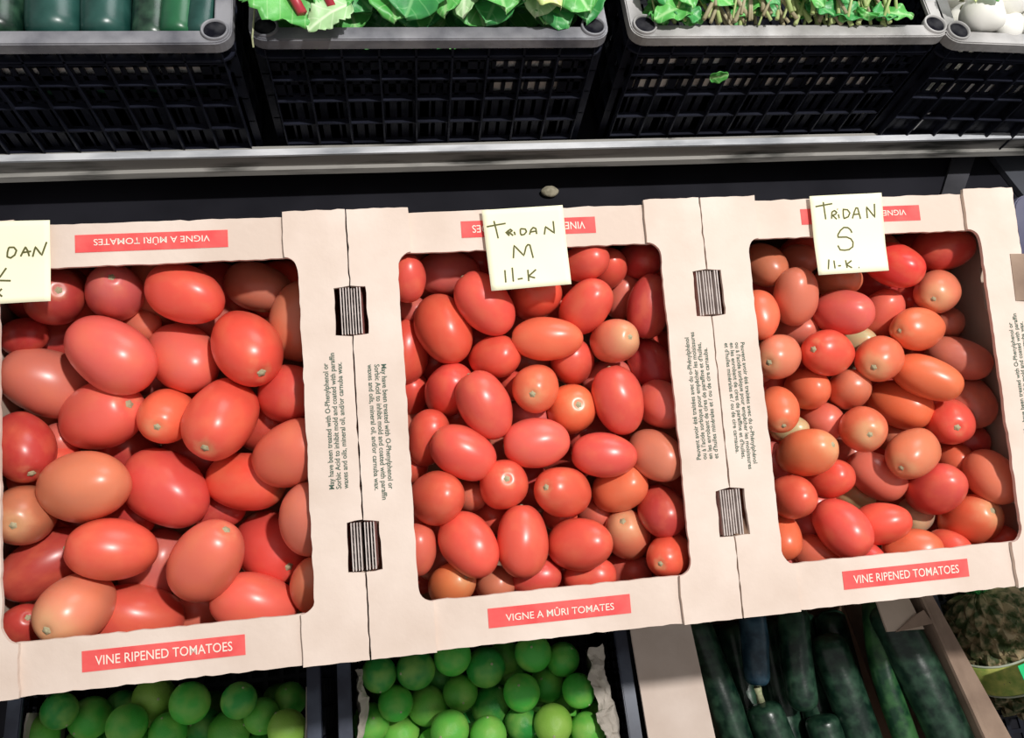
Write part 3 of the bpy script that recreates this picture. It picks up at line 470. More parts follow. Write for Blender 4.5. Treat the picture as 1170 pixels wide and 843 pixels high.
M['leaf'] = leaf_mat('green_leaf', (0.06, 0.34, 0.06), (0.15, 0.52, 0.11), (0.30, 0.58, 0.22))
M['leaf_pale'] = leaf_mat('pale_leaf_underside', (0.34, 0.58, 0.26), (0.45, 0.68, 0.36), (0.66, 0.82, 0.54))
M['leaf_dark'] = leaf_mat('deep_green_leaf', (0.03, 0.23, 0.06), (0.06, 0.36, 0.08), (0.16, 0.44, 0.16))
M['leaf_yellow'] = leaf_mat('yellow_green_leaf', (0.45, 0.62, 0.18), (0.62, 0.74, 0.28), (0.74, 0.82, 0.42))


def tomato_mat():
    mt = new_mat('plum_tomato_skin', (0.7, 0.1, 0.06), 0.33, 0.42)
    nt = mt.node_tree
    N = nt.nodes
    L = nt.links
    b = N['Principled BSDF']
    b.inputs['Subsurface Weight'].default_value = 0.12
    b.inputs['Subsurface Radius'].default_value = (0.01, 0.003, 0.002)
    b.inputs['Subsurface Scale'].default_value = 0.5
    b.inputs['Coat Weight'].default_value = 0.08
    b.inputs['Coat Roughness'].default_value = 0.22
    oi = N.new('ShaderNodeObjectInfo')
    tc = N.new('ShaderNodeTexCoord')
    nz = N.new('ShaderNodeTexNoise')
    nz.noise_dimensions = '4D'
    nz.inputs['Scale'].default_value = 1.6
    nz.inputs['Detail'].default_value = 3
    mw = N.new('ShaderNodeMath'); mw.operation = 'MULTIPLY'; mw.inputs[1].default_value = 50
    L.new(oi.outputs['Random'], mw.inputs[0])
    L.new(mw.outputs[0], nz.inputs['W'])
    L.new(tc.outputs['Object'], nz.inputs['Vector'])
    # mottling towards a paler orange
    mr = N.new('ShaderNodeMapRange')
    mr.inputs['From Min'].default_value = 0.45
    mr.inputs['From Max'].default_value = 0.75
    mr.inputs['To Max'].default_value = 0.38
    L.new(nz.outputs['Fac'], mr.inputs[0])
    mi = N.new('ShaderNodeMix'); mi.data_type = 'RGBA'
    L.new(mr.outputs[0], mi.inputs[0])
    L.new(oi.outputs['Color'], mi.inputs[6])
    mi.inputs[7].default_value = (0.80, 0.22, 0.10, 1)
    # pale halo round the stem end, wider where the object's alpha says it is unripe
    sp = N.new('ShaderNodeSeparateXYZ')
    L.new(tc.outputs['Object'], sp.inputs[0])
    ad = N.new('ShaderNodeMath'); ad.operation = 'MULTIPLY_ADD'
    ad.inputs[1].default_value = 0.5
    L.new(nz.outputs['Fac'], ad.inputs[0]); L.new(sp.outputs[2], ad.inputs[2])
    h1 = N.new('ShaderNodeMapRange')
    h1.interpolation_type = 'SMOOTHSTEP'
    h1.inputs['From Max'].default_value = 1.42
    L.new(oi.outputs['Alpha'], h1.inputs['From Min'])
    L.new(ad.outputs[0], h1.inputs[0])
    h1.inputs['To Max'].default_value = 0.75
    m2 = N.new('ShaderNodeMix'); m2.data_type = 'RGBA'
    L.new(h1.outputs[0], m2.inputs[0])
    L.new(mi.outputs[2], m2.inputs[6])
    m2.inputs[7].default_value = (0.64, 0.40, 0.20, 1)
    L.new(m2.outputs[2], b.inputs['Base Color'])
    return mt


M['tomato'] = tomato_mat()


def lime_mat():
    mt = new_mat('lime_peel', (0.1, 0.3, 0.03), 0.38, 0.4)
    nt = mt.node_tree
    N = nt.nodes
    L = nt.links
    b = N['Principled BSDF']
    oi = N.new('ShaderNodeObjectInfo')
    tc = N.new('ShaderNodeTexCoord')
    nz = N.new('ShaderNodeTexNoise'); nz.noise_dimensions = '4D'
    nz.inputs['Scale'].default_value = 0.9
    mw = N.new('ShaderNodeMath'); mw.operation = 'MULTIPLY'; mw.inputs[1].default_value = 60
    L.new(oi.outputs['Random'], mw.inputs[0]); L.new(mw.outputs[0], nz.inputs['W'])
    L.new(tc.outputs['Object'], nz.inputs['Vector'])
    mr = N.new('ShaderNodeMapRange')
    mr.inputs['From Min'].default_value = 0.42
    mr.inputs['From Max'].default_value = 0.75
    mr.inputs['To Max'].default_value = 0.7
    L.new(nz.outputs['Fac'], mr.inputs[0])
    mi = N.new('ShaderNodeMix'); mi.data_type = 'RGBA'
    L.new(mr.outputs[0], mi.inputs[0])
    L.new(oi.outputs['Color'], mi.inputs[6])
    mi.inputs[7].default_value = (0.38, 0.60, 0.12, 1)
    L.new(mi.outputs[2], b.inputs['Base Color'])
    n2 = N.new('ShaderNodeTexNoise'); n2.inputs['Scale'].default_value = 22
    L.new(tc.outputs['Object'], n2.inputs['Vector'])
    bp = N.new('ShaderNodeBump'); bp.inputs['Strength'].default_value = 0.18; bp.inputs['Distance'].default_value = 0.02
    L.new(n2.outputs['Fac'], bp.inputs['Height']); L.new(bp.outputs[0], b.inputs['Normal'])
    return mt


M['lime'] = lime_mat()
M['pine'] = noisy('pineapple_rind', (0.05, 0.075, 0.02), (0.38, 0.29, 0.16), 75, 0.6, 0.4, 5, 0.42, 0.60)

# ---------------------------------------------------------------- helpers
def link(name, me, mat, parent=None, smooth=False):
    if smooth:
        for p_ in me.polygons:
            p_.use_smooth = True
    if mat is not None:
        me.materials.append(mat)
    o = bpy.data.objects.new(name, me)
    COL.objects.link(o)
    if parent:
        o.parent = parent
    return o


def fromb(name, bm, mat, parent=None, smooth=False):
    me = bpy.data.meshes.new(name)
    bmesh.ops.recalc_face_normals(bm, faces=bm.faces[:])
    bm.to_mesh(me)
    bm.free()
    return link(name, me, mat, parent, smooth)


def tag(o, label=None, cat=None, group=None, kind=None):
    if label: o['label'] = label
    if cat: o['category'] = cat
    if group: o['group'] = group
    if kind: o['kind'] = kind
    return o


def empty(name, loc=(0, 0, 0), mat=None):
    o = bpy.data.objects.new(name, None)
    o.empty_display_size = 0.02
    COL.objects.link(o)
    if mat is not None:
        o.matrix_world = mat
    else:
        o.location = loc
    return o


def bx(bm, x0, x1, y0, y1, z0, z1):
    vs = [bm.verts.new((x, y, z)) for z in (z0, z1) for x, y in ((x0, y0), (x1, y0), (x1, y1), (x0, y1))]
    for f in ((3, 2, 1, 0), (4, 5, 6, 7), (0, 1, 5, 4), (1, 2, 6, 5), (2, 3, 7, 6), (3, 0, 4, 7)):
        bm.faces.new([vs[i] for i in f])


def prism(bm, pts, z0, z1):
    lo = [bm.verts.new((x, y, z0)) for x, y in pts]
    hi = [bm.verts.new((x, y, z1)) for x, y in pts]
    bm.faces.new(lo[::-1]); bm.faces.new(hi)
    n = len(pts)
    for i in range(n):
        j = (i + 1) % n
        bm.faces.new((lo[i], lo[j], hi[j], hi[i]))


def quadslab(bm, P, t):
    """slab with four corner points and a thickness"""
    P = [Vector(q) for q in P]
    n = (P[1] - P[0]).cross(P[3] - P[0]).normalized() * t
    a = [bm.verts.new(q) for q in P]
    b = [bm.verts.new(q - n) for q in P]
    bm.faces.new(a); bm.faces.new(b[::-1])
    for i in range(4):
        j = (i + 1) % 4
        bm.faces.new((a[i], b[i], b[j], a[j]))


def tube(bm, pts, rad, seg=10, flat=1.0, closed=True):
    pts = [Vector(q) for q in pts]
    if not hasattr(rad, '__len__'):
        rad = [rad] * len(pts)
    rings = []
    up = Vector((0, 0, 1))
    for i, q in enumerate(pts):
        d = (pts[min(i + 1, len(pts) - 1)] - pts[max(i - 1, 0)]).normalized()
        s = d.cross(up)
        if s.length < 1e-4:
            s = Vector((1, 0, 0))
        s.normalize()
        u = s.cross(d)
        rings.append([bm.verts.new(q + (s * math.cos(a) + u * math.sin(a) * flat) * rad[i]) for a in [2 * PI * k / seg for k in range(seg)]])
    for r0, r1 in zip(rings, rings[1:]):
        for k in range(seg):
            bm.faces.new((r0[k], r0[(k + 1) % seg], r1[(k + 1) % seg], r1[k]))
    if closed:
        bm.faces.new(rings[0][::-1]); bm.faces.new(rings[-1])


def text_mesh(s, bold=0.0, spacing=1.0):
    cu = bpy.data.curves.new('txt', 'FONT')
    cu.body = s
    cu.size = 1.0
    cu.offset = bold
    cu.space_character = spacing
    cu.space_line = 0.95
    cu.resolution_u = 3
    ob = bpy.data.objects.new('txt', cu)
    COL.objects.link(ob)
    dg = bpy.context.evaluated_depsgraph_get()
    dg.update()
    me = bpy.data.meshes.new_from_object(ob.evaluated_get(dg))
    bpy.data.objects.remove(ob)
    me.name = 'lettering'
    return me


def fit_text(me, cx, cy, wid, hei, rot, z):
    xs = [v.co.x for v in me.vertices]; ys = [v.co.y for v in me.vertices]
    x0, x1, y0, y1 = min(xs), max(xs), min(ys), max(ys)
    c, s = math.cos(rot), math.sin(rot)
    for v in me.vertices:
        x = ((v.co.x - x0) / (x1 - x0) - .5) * wid
        y = ((v.co.y - y0) / (y1 - y0) - .5) * hei
        v.co = (cx + x * c - y * s, cy + x * s + y * c, z)


# ---------------------------------------------------------------- setting and stand
bm = bmesh.new(); bx(bm, -2.2, 3.4, -2.2, 3.2, -0.05, 0)
tag(fromb('floor', bm, M['floor']), kind='structure')

TILT = Matrix.Translation((0, 0, 0.75)) @ Matrix.Rotation(math.radians(15), 4, 'X')

# upper shelf with its metal lip
sh = empty('upper_shelf', (0.5, 0.6, 0))
tag(sh, 'weathered grey metal edged shelf carrying the black produce crates', 'shelf')
sh_off = Vector((-0.5, -0.6, 0))
def shp(name, bm, mat, smooth=False):
    bmesh.ops.translate(bm, verts=bm.verts[:], vec=sh_off)
    return fromb(name, bm, mat, sh, smooth)
bm = bmesh.new(); bx(bm, -0.55, 1.75, 0.560, 1.02, 0.600, 0.615)
shp('shelf_board', bm, M['black_board'])
# folded lip: a lower wider face, a step line, and a top edge coloured bright as its highlight
bm = bmesh.new()
prof = [(0.546, 0.6085), (0.5425, 0.610), (0.5435, 0.6185), (0.547, 0.6205), (0.547, 0.640), (0.560, 0.640), (0.560, 0.6085)]
n = 60
rings = []
for i in range(n + 1):
    x = -0.55 + 2.3 * i / n
    dz = 0.0012 * noise.noise(Vector((x * 4, 0, 0)))
    rings.append([bm.verts.new((x, y, z + dz)) for y, z in prof])
for a, b in zip(rings, rings[1:]):
    for k in range(len(prof)):
        kk = (k + 1) % len(prof)
        bm.faces.new((a[k], a[kk], b[kk], b[k]))
bm.faces.new(rings[0]); bm.faces.new(rings[-1][::-1])
shp('front_lip', bm, M['metal'])
bm = bmesh.new(); bx(bm, -0.55, 1.75, 0.5455, 0.554, 0.6405, 0.6435)
shp('highlight_edge', bm, M['metal_edge'])
for x in (-0.45, 1.62):
    for y in (0.62, 0.98):
        bm = bmesh.new(); bx(bm, x - .02, x + .02, y - .02, y + .02, 0.0, 0.600)
        shp('post', bm, M['dark_metal'])

# black boards behind and below the tomato cartons
bm = bmesh.new(); bx(bm, -0.55, 1.75, 0.36, 0.595, 0.545, 0.560)
o = fromb('ledge_board', bm, M['black_board'])
tag(o, 'black board filling the dark gap between the metal shelf lip and the tomato cartons', 'board')
for x in (-0.5, 1.7):
    bm = bmesh.new(); bx(bm, x - .02, x + .02, 0.40, 0.44, 0.0, 0.545)
    fromb('post', bm, M['dark_metal'], o)
# sloping shelf under cartons
sl = empty('sloped_shelf', (0, 0, 0), TILT)
tag(sl, 'dark sloping shelf hidden beneath the three tomato cartons', 'shelf')
bm = bmesh.new(); bx(bm, -0.10, 1.0, 0.03, 0.345, -0.178, -0.1605)
fromb('shelf_board', bm, M['black_board'], sl)
for x in (-0.06, 0.96):
    for y0, h in ((0.135, 0.605), (0.335, 0.66)):
        bm = bmesh.new(); bx(bm, x - .015, x + .015, y0 - .015, y0 + .015, 0.0, h)
        pp = fromb('post', bm, M['dark_metal'], sl)
        pp.matrix_parent_inverse = TILT.inverted()
# lower shelf
bm = bmesh.new(); bx(bm, -0.5, 1.7, -0.55, 0.09, 0.135, 0.150)
o = fromb('lower_shelf', bm, M['black_board'])
tag(o, 'black lower shelf in shadow under the lime crates and squash carton', 'shelf')
for x in (-0.45, 1.65):
    for y in (-0.5, 0.04):
        bm = bmesh.new(); bx(bm, x - .02, x + .02, y - .02, y + .02, 0.0, 0.135)
        fromb('post', bm, M['dark_metal'], o)
# struts seen in the gap at the right
bm = bmesh.new(); quadslab(bm, [(1.045, 0.470, 0.566), (1.075, 0.470, 0.566), (1.155, 0.590, 0.566), (1.120, 0.590, 0.566)], 0.005)
tag(fromb('support_strut', bm, M['dark_metal']), 'dark grey diagonal strut in the shadowed gap above the right carton', 'strut')
bm = bmesh.new(); quadslab(bm, [(1.215, 0.440, 0.569), (1.36, 0.440, 0.569), (1.36, 0.592, 0.569), (1.160, 0.592, 0.569)], 0.008)
tag(fromb('bracket_plate', bm, noisy('blue_grey_painted_plate', (0.045, 0.05, 0.062), (0.08, 0.085, 0.1), 9, 0.6, 0.3)),
    'blue grey plate under the shelf lip at the right edge', 'plate')
# garlic-like pale piece lying in the gap
bm = bmesh.new(); bmesh.ops.create_uvsphere(bm, u_segments=24, v_segments=14, radius=0.01)
for v in bm.verts:
    v.co.x *= 1.15; v.co.y *= .72; v.co.z *= .6
    v.co += v.co.normalized() * 0.0012 * noise.noise(v.co * 160)
o = fromb('garlic_clove', bm, noisy('dusty_garlic_skin', (0.22, 0.2, 0.14), (0.42, 0.38, 0.28), 120, 0.7, .3), None, True)
o.location = (0.537, 0.538, 0.566)
tag(o, 'small pale garlic clove fallen in the dark gap behind the middle tomato carton', 'garlic')

# ---------------------------------------------------------------- plastic crates
def rounded(x0, x1, y0, y1, r, n=5):
    pts = []
    for cx, cy, a0 in ((x1 - r, y0 + r, -PI / 2), (x1 - r, y1 - r, 0), (x0 + r, y1 - r, PI / 2), (x0 + r, y0 + r, PI)):
        for k in range(n + 1):
            a = a0 + PI / 2 * k / n
            pts.append((cx + r * math.cos(a), cy + r * math.sin(a)))
    return pts


def ring_prism(bm, outer, inner, z0, z1):
    n = len(outer)
    A = [[bm.verts.new((x, y, z)) for x, y in P] for P, z in ((outer, z0), (outer, z1), (inner, z1), (inner, z0))]
    for i in range(n):
        j = (i + 1) % n
        for a, b in ((0, 1), (1, 2), (2, 3), (3, 0)):
            bm.faces.new((A[a][i], A[a][j], A[b][j], A[b][i]))


def wall_grid(bm, L, H, put, seed, detail=True):
    """ribbed, slotted crate wall of length L, height H; put(u0,u1,d0,d1,z0,z1) adds a box (d = depth outwards)"""
    rs = random.Random(seed)
    # horizontal bands of the plate; slots are left between them in the upper part
    for a, b in ((0.0, H - .087), (H - .071, H - .051), (H - .040, H - .029), (H - .017, H - .012)):
        b = min(b, H - .012)
        if b > a:
            put(0, L, 0, 0.003, a, b)
    # the solid middle runs of the slot rows and thin upright slats
    k = 0
    u = 0.0
    step = 0.0125
    while u < L:
        wd = (0.0045 if (k % 4) else 0.010)
        put(u, min(u + wd, L), 0, 0.003, 0.0, H - 0.012)
        u += step
        k += 1
    # outer ribs
    nr = max(3, round(L / 0.036))
    for i in range(nr + 1):
        c = L * i / nr
        put(max(0, c - .001), min(L, c + .001), 0.003, 0.011, 0.004, H - .014)
    for z in (0.024, 0.058, 0.094, 0.126, H - .030):
        put(0, L, 0.003, 0.010, z, z + .0018)


def crate(name, label, group, x0, x1, y0, y1, z0, H, rimmat, rz=0, bodymat=None, sock=True, cat='crate'):
    cx, cy = (x0 + x1) / 2, (y0 + y1) / 2
    hx, hy = (x1 - x0) / 2, (y1 - y0) / 2
    t = empty(name, (cx, cy, z0))
    t.rotation_euler.z = rz
    tag(t, label, cat, group)
    bodymat = bodymat or M['black_pl']
    ins = 0.012
    for side in range(4):
        bm = bmesh.new()
        if side in (0, 2):
            L = 2 * (hx - ins)
        else:
            L = 2 * (hy - ins)
        def put(u0, u1, d0, d1, a, b, side=side, L=L, bm=bm):
            if side == 0:
                bx(bm, -L / 2 + u0, -L / 2 + u1, -hy + ins - d1, -hy + ins - d0, a, b)
            elif side == 2:
                bx(bm, -L / 2 + u0, -L / 2 + u1, hy - ins + d0, hy - ins + d1, a, b)
            elif side == 1:
                bx(bm, hx - ins + d0, hx - ins + d1, -L / 2 + u0, -L / 2 + u1, a, b)
            else:
                bx(bm, -hx + ins - d1, -hx + ins - d0, -L / 2 + u0, -L / 2 + u1, a, b)
        wall_grid(bm, L, H, put, side)
        fromb('side_wall', bm, bodymat, t)
    # lattice floor
    bm = bmesh.new()
    x = -hx + ins
    while x < hx - ins:
        bx(bm, x, x + .006, -hy + ins, hy - ins, 0, .004); x += .022
    y = -hy + ins
    while y < hy - ins:
        bx(bm, -hx + ins, hx - ins, y, y + .006, 0, .0045); y += .022
    fromb('base', bm, bodymat, t)
    # rim: flat ledge with rolled edge, plus the thin lip beneath
    bm = bmesh.new()
    rw = 0.0165
    ring_prism(bm, rounded(-hx, hx, -hy, hy, .016), rounded(-hx + rw, hx - rw, -hy + rw, hy - rw, .012), H - .005, H)
    ring_prism(bm, rounded(-hx, hx, -hy, hy, .016), rounded(-hx + .002, hx - .002, -hy + .002, hy - .002, .014), H - .012, H - .005)
    bmesh.ops.bevel(bm, geom=[e for e in bm.edges if all(abs(v.co.z - H) < 1e-6 for v in e.verts)], offset=.0012, segments=2, affect='EDGES')
    rim = fromb('rim', bm, rimmat, t)
    bm = bmesh.new()
    ring_prism(bm, rounded(-hx + .001, hx - .001, -hy + .001, hy - .001, .016), rounded(-hx + .010, hx - .010, -hy + .010, hy - .010, .012), H - .026, H - .0235)
    fromb('lower_lip', bm, bodymat, t)
    if sock:
        for sx in (-1, 1):
            for sy in (-1, 1):
                bm = bmesh.new()
                px, py = sx * (hx - .0155), sy * (hy - .0155)
                prof = [(.0125, -.004), (.0128, .0022), (.0120, .0030), (.0108, .0027), (.0103, .0004)]
                seg = 28
                R_ = []
                for r, z in prof:
                    R_.append([bm.verts.new((px + r * math.cos(2 * PI * k / seg), py + r * math.sin(2 * PI * k / seg), H + z)) for k in range(seg)])
                for a, b in zip(R_, R_[1:]):
                    for k in range(seg):
                        bm.faces.new((a[k], a[(k + 1) % seg], b[(k + 1) % seg], b[k]))
                bmesh.ops.remove_doubles(bm, verts=bm.verts[:], dist=1e-5)
                s = fromb('corner_socket', bm, rimmat, t, True)
                bm = bmesh.new()
                bmesh.ops.create_circle(bm, cap_ends=True, segments=24, radius=.0102)
                bmesh.ops.translate(bm, verts=bm.verts[:], vec=(px, py, H + .0008))
                f = fromb('socket_shade_disc', bm, M['hole'], s)  # flat disc; its dark colour paints the depth of the hole
    return t


ZU = 0.615
HU = 0.185
G = 'black plastic produce crates on the upper shelf'
crate('produce_crate', 'black plastic crate with scuffed grey rim holding dark squashes, top left', G, -0.153, 0.198, 0.556, 0.95, ZU, HU, M['rim_pl'])
crate('produce_crate', 'black plastic crate heaped with beet greens, second from left on the shelf', G, 0.213, 0.5655, 0.560, 0.95, ZU, HU, M['rim_pl'])
rim_lit = noisy('lit_scuffed_grey_plastic', (0.26, 0.255, 0.25), (0.48, 0.47, 0.46), 22, 0.45, 0.5, 6, bump=0.15, bscale=150)  # same grey rim plastic, made paler to carry light from the back right
crate('produce_crate', 'black crate with brightly lit grey rim full of green stemmy herbs, top right', G, 0.589, 0.944, 0.562, 0.95, ZU, HU, rim_lit)
crate('produce_crate', 'black crate with brightly lit grey rim holding white onions at the far right', G, 0.947, 1.298, 0.545, 0.94, ZU, HU, rim_lit, rz=-0.05)

ZL = 0.150
HL = 0.200
G = 'black plastic crates of limes'
crate('lime_crate', 'dark plastic crate of limes below the left tomato carton', G, -0.140, 0.216, -0.36, 0.045, ZL, HL, M['rim_dark'], sock=False)
crate('lime_crate', 'dark plastic crate of limes lined with brown paper, below the middle tomato carton', G, 0.236, 0.604, -0.36, 0.050, ZL, HL, M['rim_dark'], sock=False)
crate('pineapple_crate', 'low dark plastic crate holding the pineapple at bottom right', None, 1.085, 1.43, -0.36, 0.07, ZL, 0.10, M['black_pl'], sock=False)

# purple-blue crate corner beside the right tomato carton
t = crate('produce_crate', 'purple blue plastic crate edge beside the right tomato carton', None, 0, 0.34, 0, 0.36, 0, 0.15, M['purple_pl'], bodymat=M['purple_pl'], sock=False)
t.matrix_world = TILT @ Matrix.Translation((1.078, 0.170, -0.158))
t['label'] = 'purple blue plastic crate beside the right tomato carton, at the photo edge'

# ---------------------------------------------------------------- tomato cartons
BW, BD, BH = 0.30, 0.352, 0.158


def wobble(pts, amp, seed, step=0.006):
    """subdivide a closed outline and jitter it, so cut cardboard edges look cut by hand"""
    out = []
    n_ = len(pts)
    for i in range(n_):
        a = Vector(pts[i]); b = Vector(pts[(i + 1) % n_])
        k = max(1, int((b - a).length / step))
        for j in range(k):
            q = a.lerp(b, j / k)
            s = noise.noise(Vector((q.x * 110 + seed, q.y * 110, seed)))
            s2 = noise.noise(Vector((q.x * 110, q.y * 110 + 9, seed + 5)))
            out.append((q.x + amp * s, q.y + amp * s2))
    return out


def corrugated(bm, u, v0, v1, w0, w1, th, lean, seed):
    """one upright piece of corrugated board: two liners and the flute between"""
    def P(du, v, w):
        return (u + du + lean * (w - w0) / (w1 - w0), v, w)
    lt = 0.0008
    for d in (0, th - lt):
        a = [bm.verts.new(P(d + x, v, ww)) for ww in (w0, w1) for x, v in ((0, v0), (lt, v0), (lt, v1), (0, v1))]
        for f in ((3, 2, 1, 0), (4, 5, 6, 7), (0, 1, 5, 4), (1, 2, 6, 5), (2, 3, 7, 6), (3, 0, 4, 7)):
            bm.faces.new([a[i] for i in f])
    nz_ = int((v1 - v0) / 0.0030)
    prev = None
    for k in range(nz_ + 1):
        v = v0 + (v1 - v0) * k / nz_
        d = lt if k % 2 else th - lt
        cur = (bm.verts.new(P(d, v, w0)), bm.verts.new(P(d, v, w1 - .0004)))
        if prev:
            bm.faces.new((prev[0], cur[0], cur[1], prev[1]))
        prev = cur


def hole_cut(u_edge, sgn, v0, v1, dep):
    return [(u_edge, v0), (u_edge + sgn * dep, v0 + .002), (u_edge + sgn * dep, v1 - .002), (u_edge, v1)]


def carton(i, label, front, back, ltxt, rtxt):
    T = TILT @ Matrix.Translation((BW * i, 0, 0))
    t = empty('tomato_carton', mat=T)
    tag(t, label, 'carton', 'tomato cartons side by side on the sloping shelf')
    g = 0.0006
    # tray body
    for u0 in (g, BW - g - .004):
        bm = bmesh.new()
        bx(bm, u0, u0 + .004, g + .001, BD - .004, -BH, -.046)
        for a, b in ((g + .001, .0655), (.1055, .250), (.291, BD - .004)):
            bx(bm, u0, u0 + .004, a, b, -.046, -.0045)
        bmesh.ops.remove_doubles(bm, verts=bm.verts[:], dist=1e-5)
        fromb('side_wall', bm, M['card_dull'], t)
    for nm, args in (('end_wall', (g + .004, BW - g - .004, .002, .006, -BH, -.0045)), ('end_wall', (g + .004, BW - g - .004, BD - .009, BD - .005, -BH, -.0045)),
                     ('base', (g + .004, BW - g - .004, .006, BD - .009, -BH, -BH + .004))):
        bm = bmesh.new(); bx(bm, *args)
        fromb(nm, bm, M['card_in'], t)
    # end panels: under the side flaps
    for (v0, v1, sd) in ((0.0005, 0.0385, 1), (0.3165, 0.3505, 2)):
        bm = bmesh.new()
        pts = wobble([(0.012, v0), (BW - .012, v0), (BW - .012, v1), (0.012, v1)], .0011, i * 7 + sd)
        prism(bm, pts, -.0042, -.0008)
        fromb('end_panel', bm, M['card'], t)
    # side flaps with rounded opening corners and hand-hole notches
    for s in (0, 1):
        E, I, J = 0.0, 0.0395, 0.0502       # outer edge, opening edge, flap seam
        r = .010
        pts = [(g, 0)]
        pts += [(J, 0), (J, .0385)]
        for k in range(7):                   # curve from the seam into the opening
            a = PI / 2 * k / 6
            pts.append((J - (J - I) * math.sin(a), .0385 + .012 * (1 - math.cos(a))))
        for k in range(7):
            a = PI / 2 * k / 6
            pts.append((I + (J - I) * (1 - math.cos(a)), .3165 - .012 * (1 - math.sin(a))))
        pts += [(J, .3165), (J, BD + .002), (g, BD + .002)]
        for (h0, h1) in ((.291, .250), (.1055, .0655)):
            pts += [(g, h0), (.0125, h0 - .0015), (.0130, h1 + .001), (g, h1)]
        pts = [(x, y) for x, y in pts]
        if s:
            pts = [(BW - x, y) for x, y in pts][::-1]
        pts = wobble(pts, .0010, i * 13 + s * 3, .005)
        bm = bmesh.new()
        prism(bm, pts, -.0005, .0028)
        fl = fromb('side_flap', bm, M['card'], t)
        # folded-in hand-hole tabs standing in the notches
        for hi_, (h0, h1) in enumerate(((.250, .291), (.0655, .1055))):
            if i == 2 and s == 1 and hi_ == 0:     # here the tab is folded outwards over the edge
                bm = bmesh.new()
                quadslab(bm, [(BW - .0135, h0 - .001, .0034), (BW + .016, h0 - .003, .0070), (BW + .016, h1 - .001, .0070), (BW - .0125, h1 + .001, .0034)], .003)
                fromb('handle_tab', bm, M['card_brown'], t)
                continue
            rs = random.Random(i * 31 + s * 7 + hi_)
            bm = bmesh.new()
            for q in range(2):
                uu = (.0010 + q * rs.uniform(.0042, .0052))
                lean = rs.uniform(-.0006, .0012)
                if s:
                    uu = BW - uu - .0030; lean = -lean
                corrugated(bm, uu, h0 + .0012 + rs.uniform(0, .001), h1 - .0012 - rs.uniform(0, .001), -.035, .0012 + rs.uniform(-.001, .002), .0030, lean, 0)
            fromb('handle_tab', bm, M['liner_edge'], t)
    # printed red bands with lettering
    for (txt, cu, cv, wd, hh, rot, frac) in ((front, .150, .0205, .1155, .0150, 0, .80), (back, .150, .3345, .1140, .0140, PI, .74)):
        if rot: cv = .3345
        bm = bmesh.new(); bx(bm, cu - wd / 2, cu + wd / 2, cv - hh / 2, cv + hh / 2, -.0008, -.0004)
        lb = fromb('printed_band', bm, M['red_ink'], t)
        me = text_mesh(txt, 0.004)
        fit_text(me, cu, cv, wd * (.84 if txt == VR else .76), hh * .46, rot, -.0001)
        link('lettering', me, M['ink_cream'], lb)
    # small treatment notice on the side flaps
    for (txt, cu, cv, rot, hh) in ((ltxt, .0175, .173, -PI / 2, .0155 if 'May' in ltxt else .018), (rtxt, BW - .0165, .184, PI / 2, .0155 if 'May' in rtxt else .019)):
        me = text_mesh(txt, 0.012)
        fit_text(me, cu, cv, .107, hh, rot, .0031)
        link('treatment_notice', me, M['ink_green'], t)
    return t


VR, VM = 'VINE RIPENED TOMATOES', 'VIGNE A M\u00dbRI TOMATES'
EN = "May have been treated with O-Phenylphenol or\nSorbic Acid to inhibit mold and coated with paraffin\nwaxes and oils, mineral oil, and/or carnuba wax."
FR = "Peuvent avoir \u00e9t\u00e9 trait\u00e9es avec du o-Ph\u00e9nylph\u00e9nol\nou \u00e0 l'acide sorbique pour emp\u00eacher les moisissures\nen les enrobant de cires de paraffine et d'huiles,\net d'huiles min\u00e9rales et / ou de cire carnauba."
VR, VM = 'VINE RIPENED TOMATOES', 'VIGNE A M\u00dbRI TOMATES'
carton(0, 'open top cardboard carton of large plum tomatoes, leftmost of the three cartons', VR, VM, FR, EN)
carton(1, 'open top cardboard carton of medium plum tomatoes, middle one under the M note', VM, VR, EN, FR)
carton(2, 'open top cardboard carton of small plum tomatoes, right one under the S note', VR, VM, FR, EN)

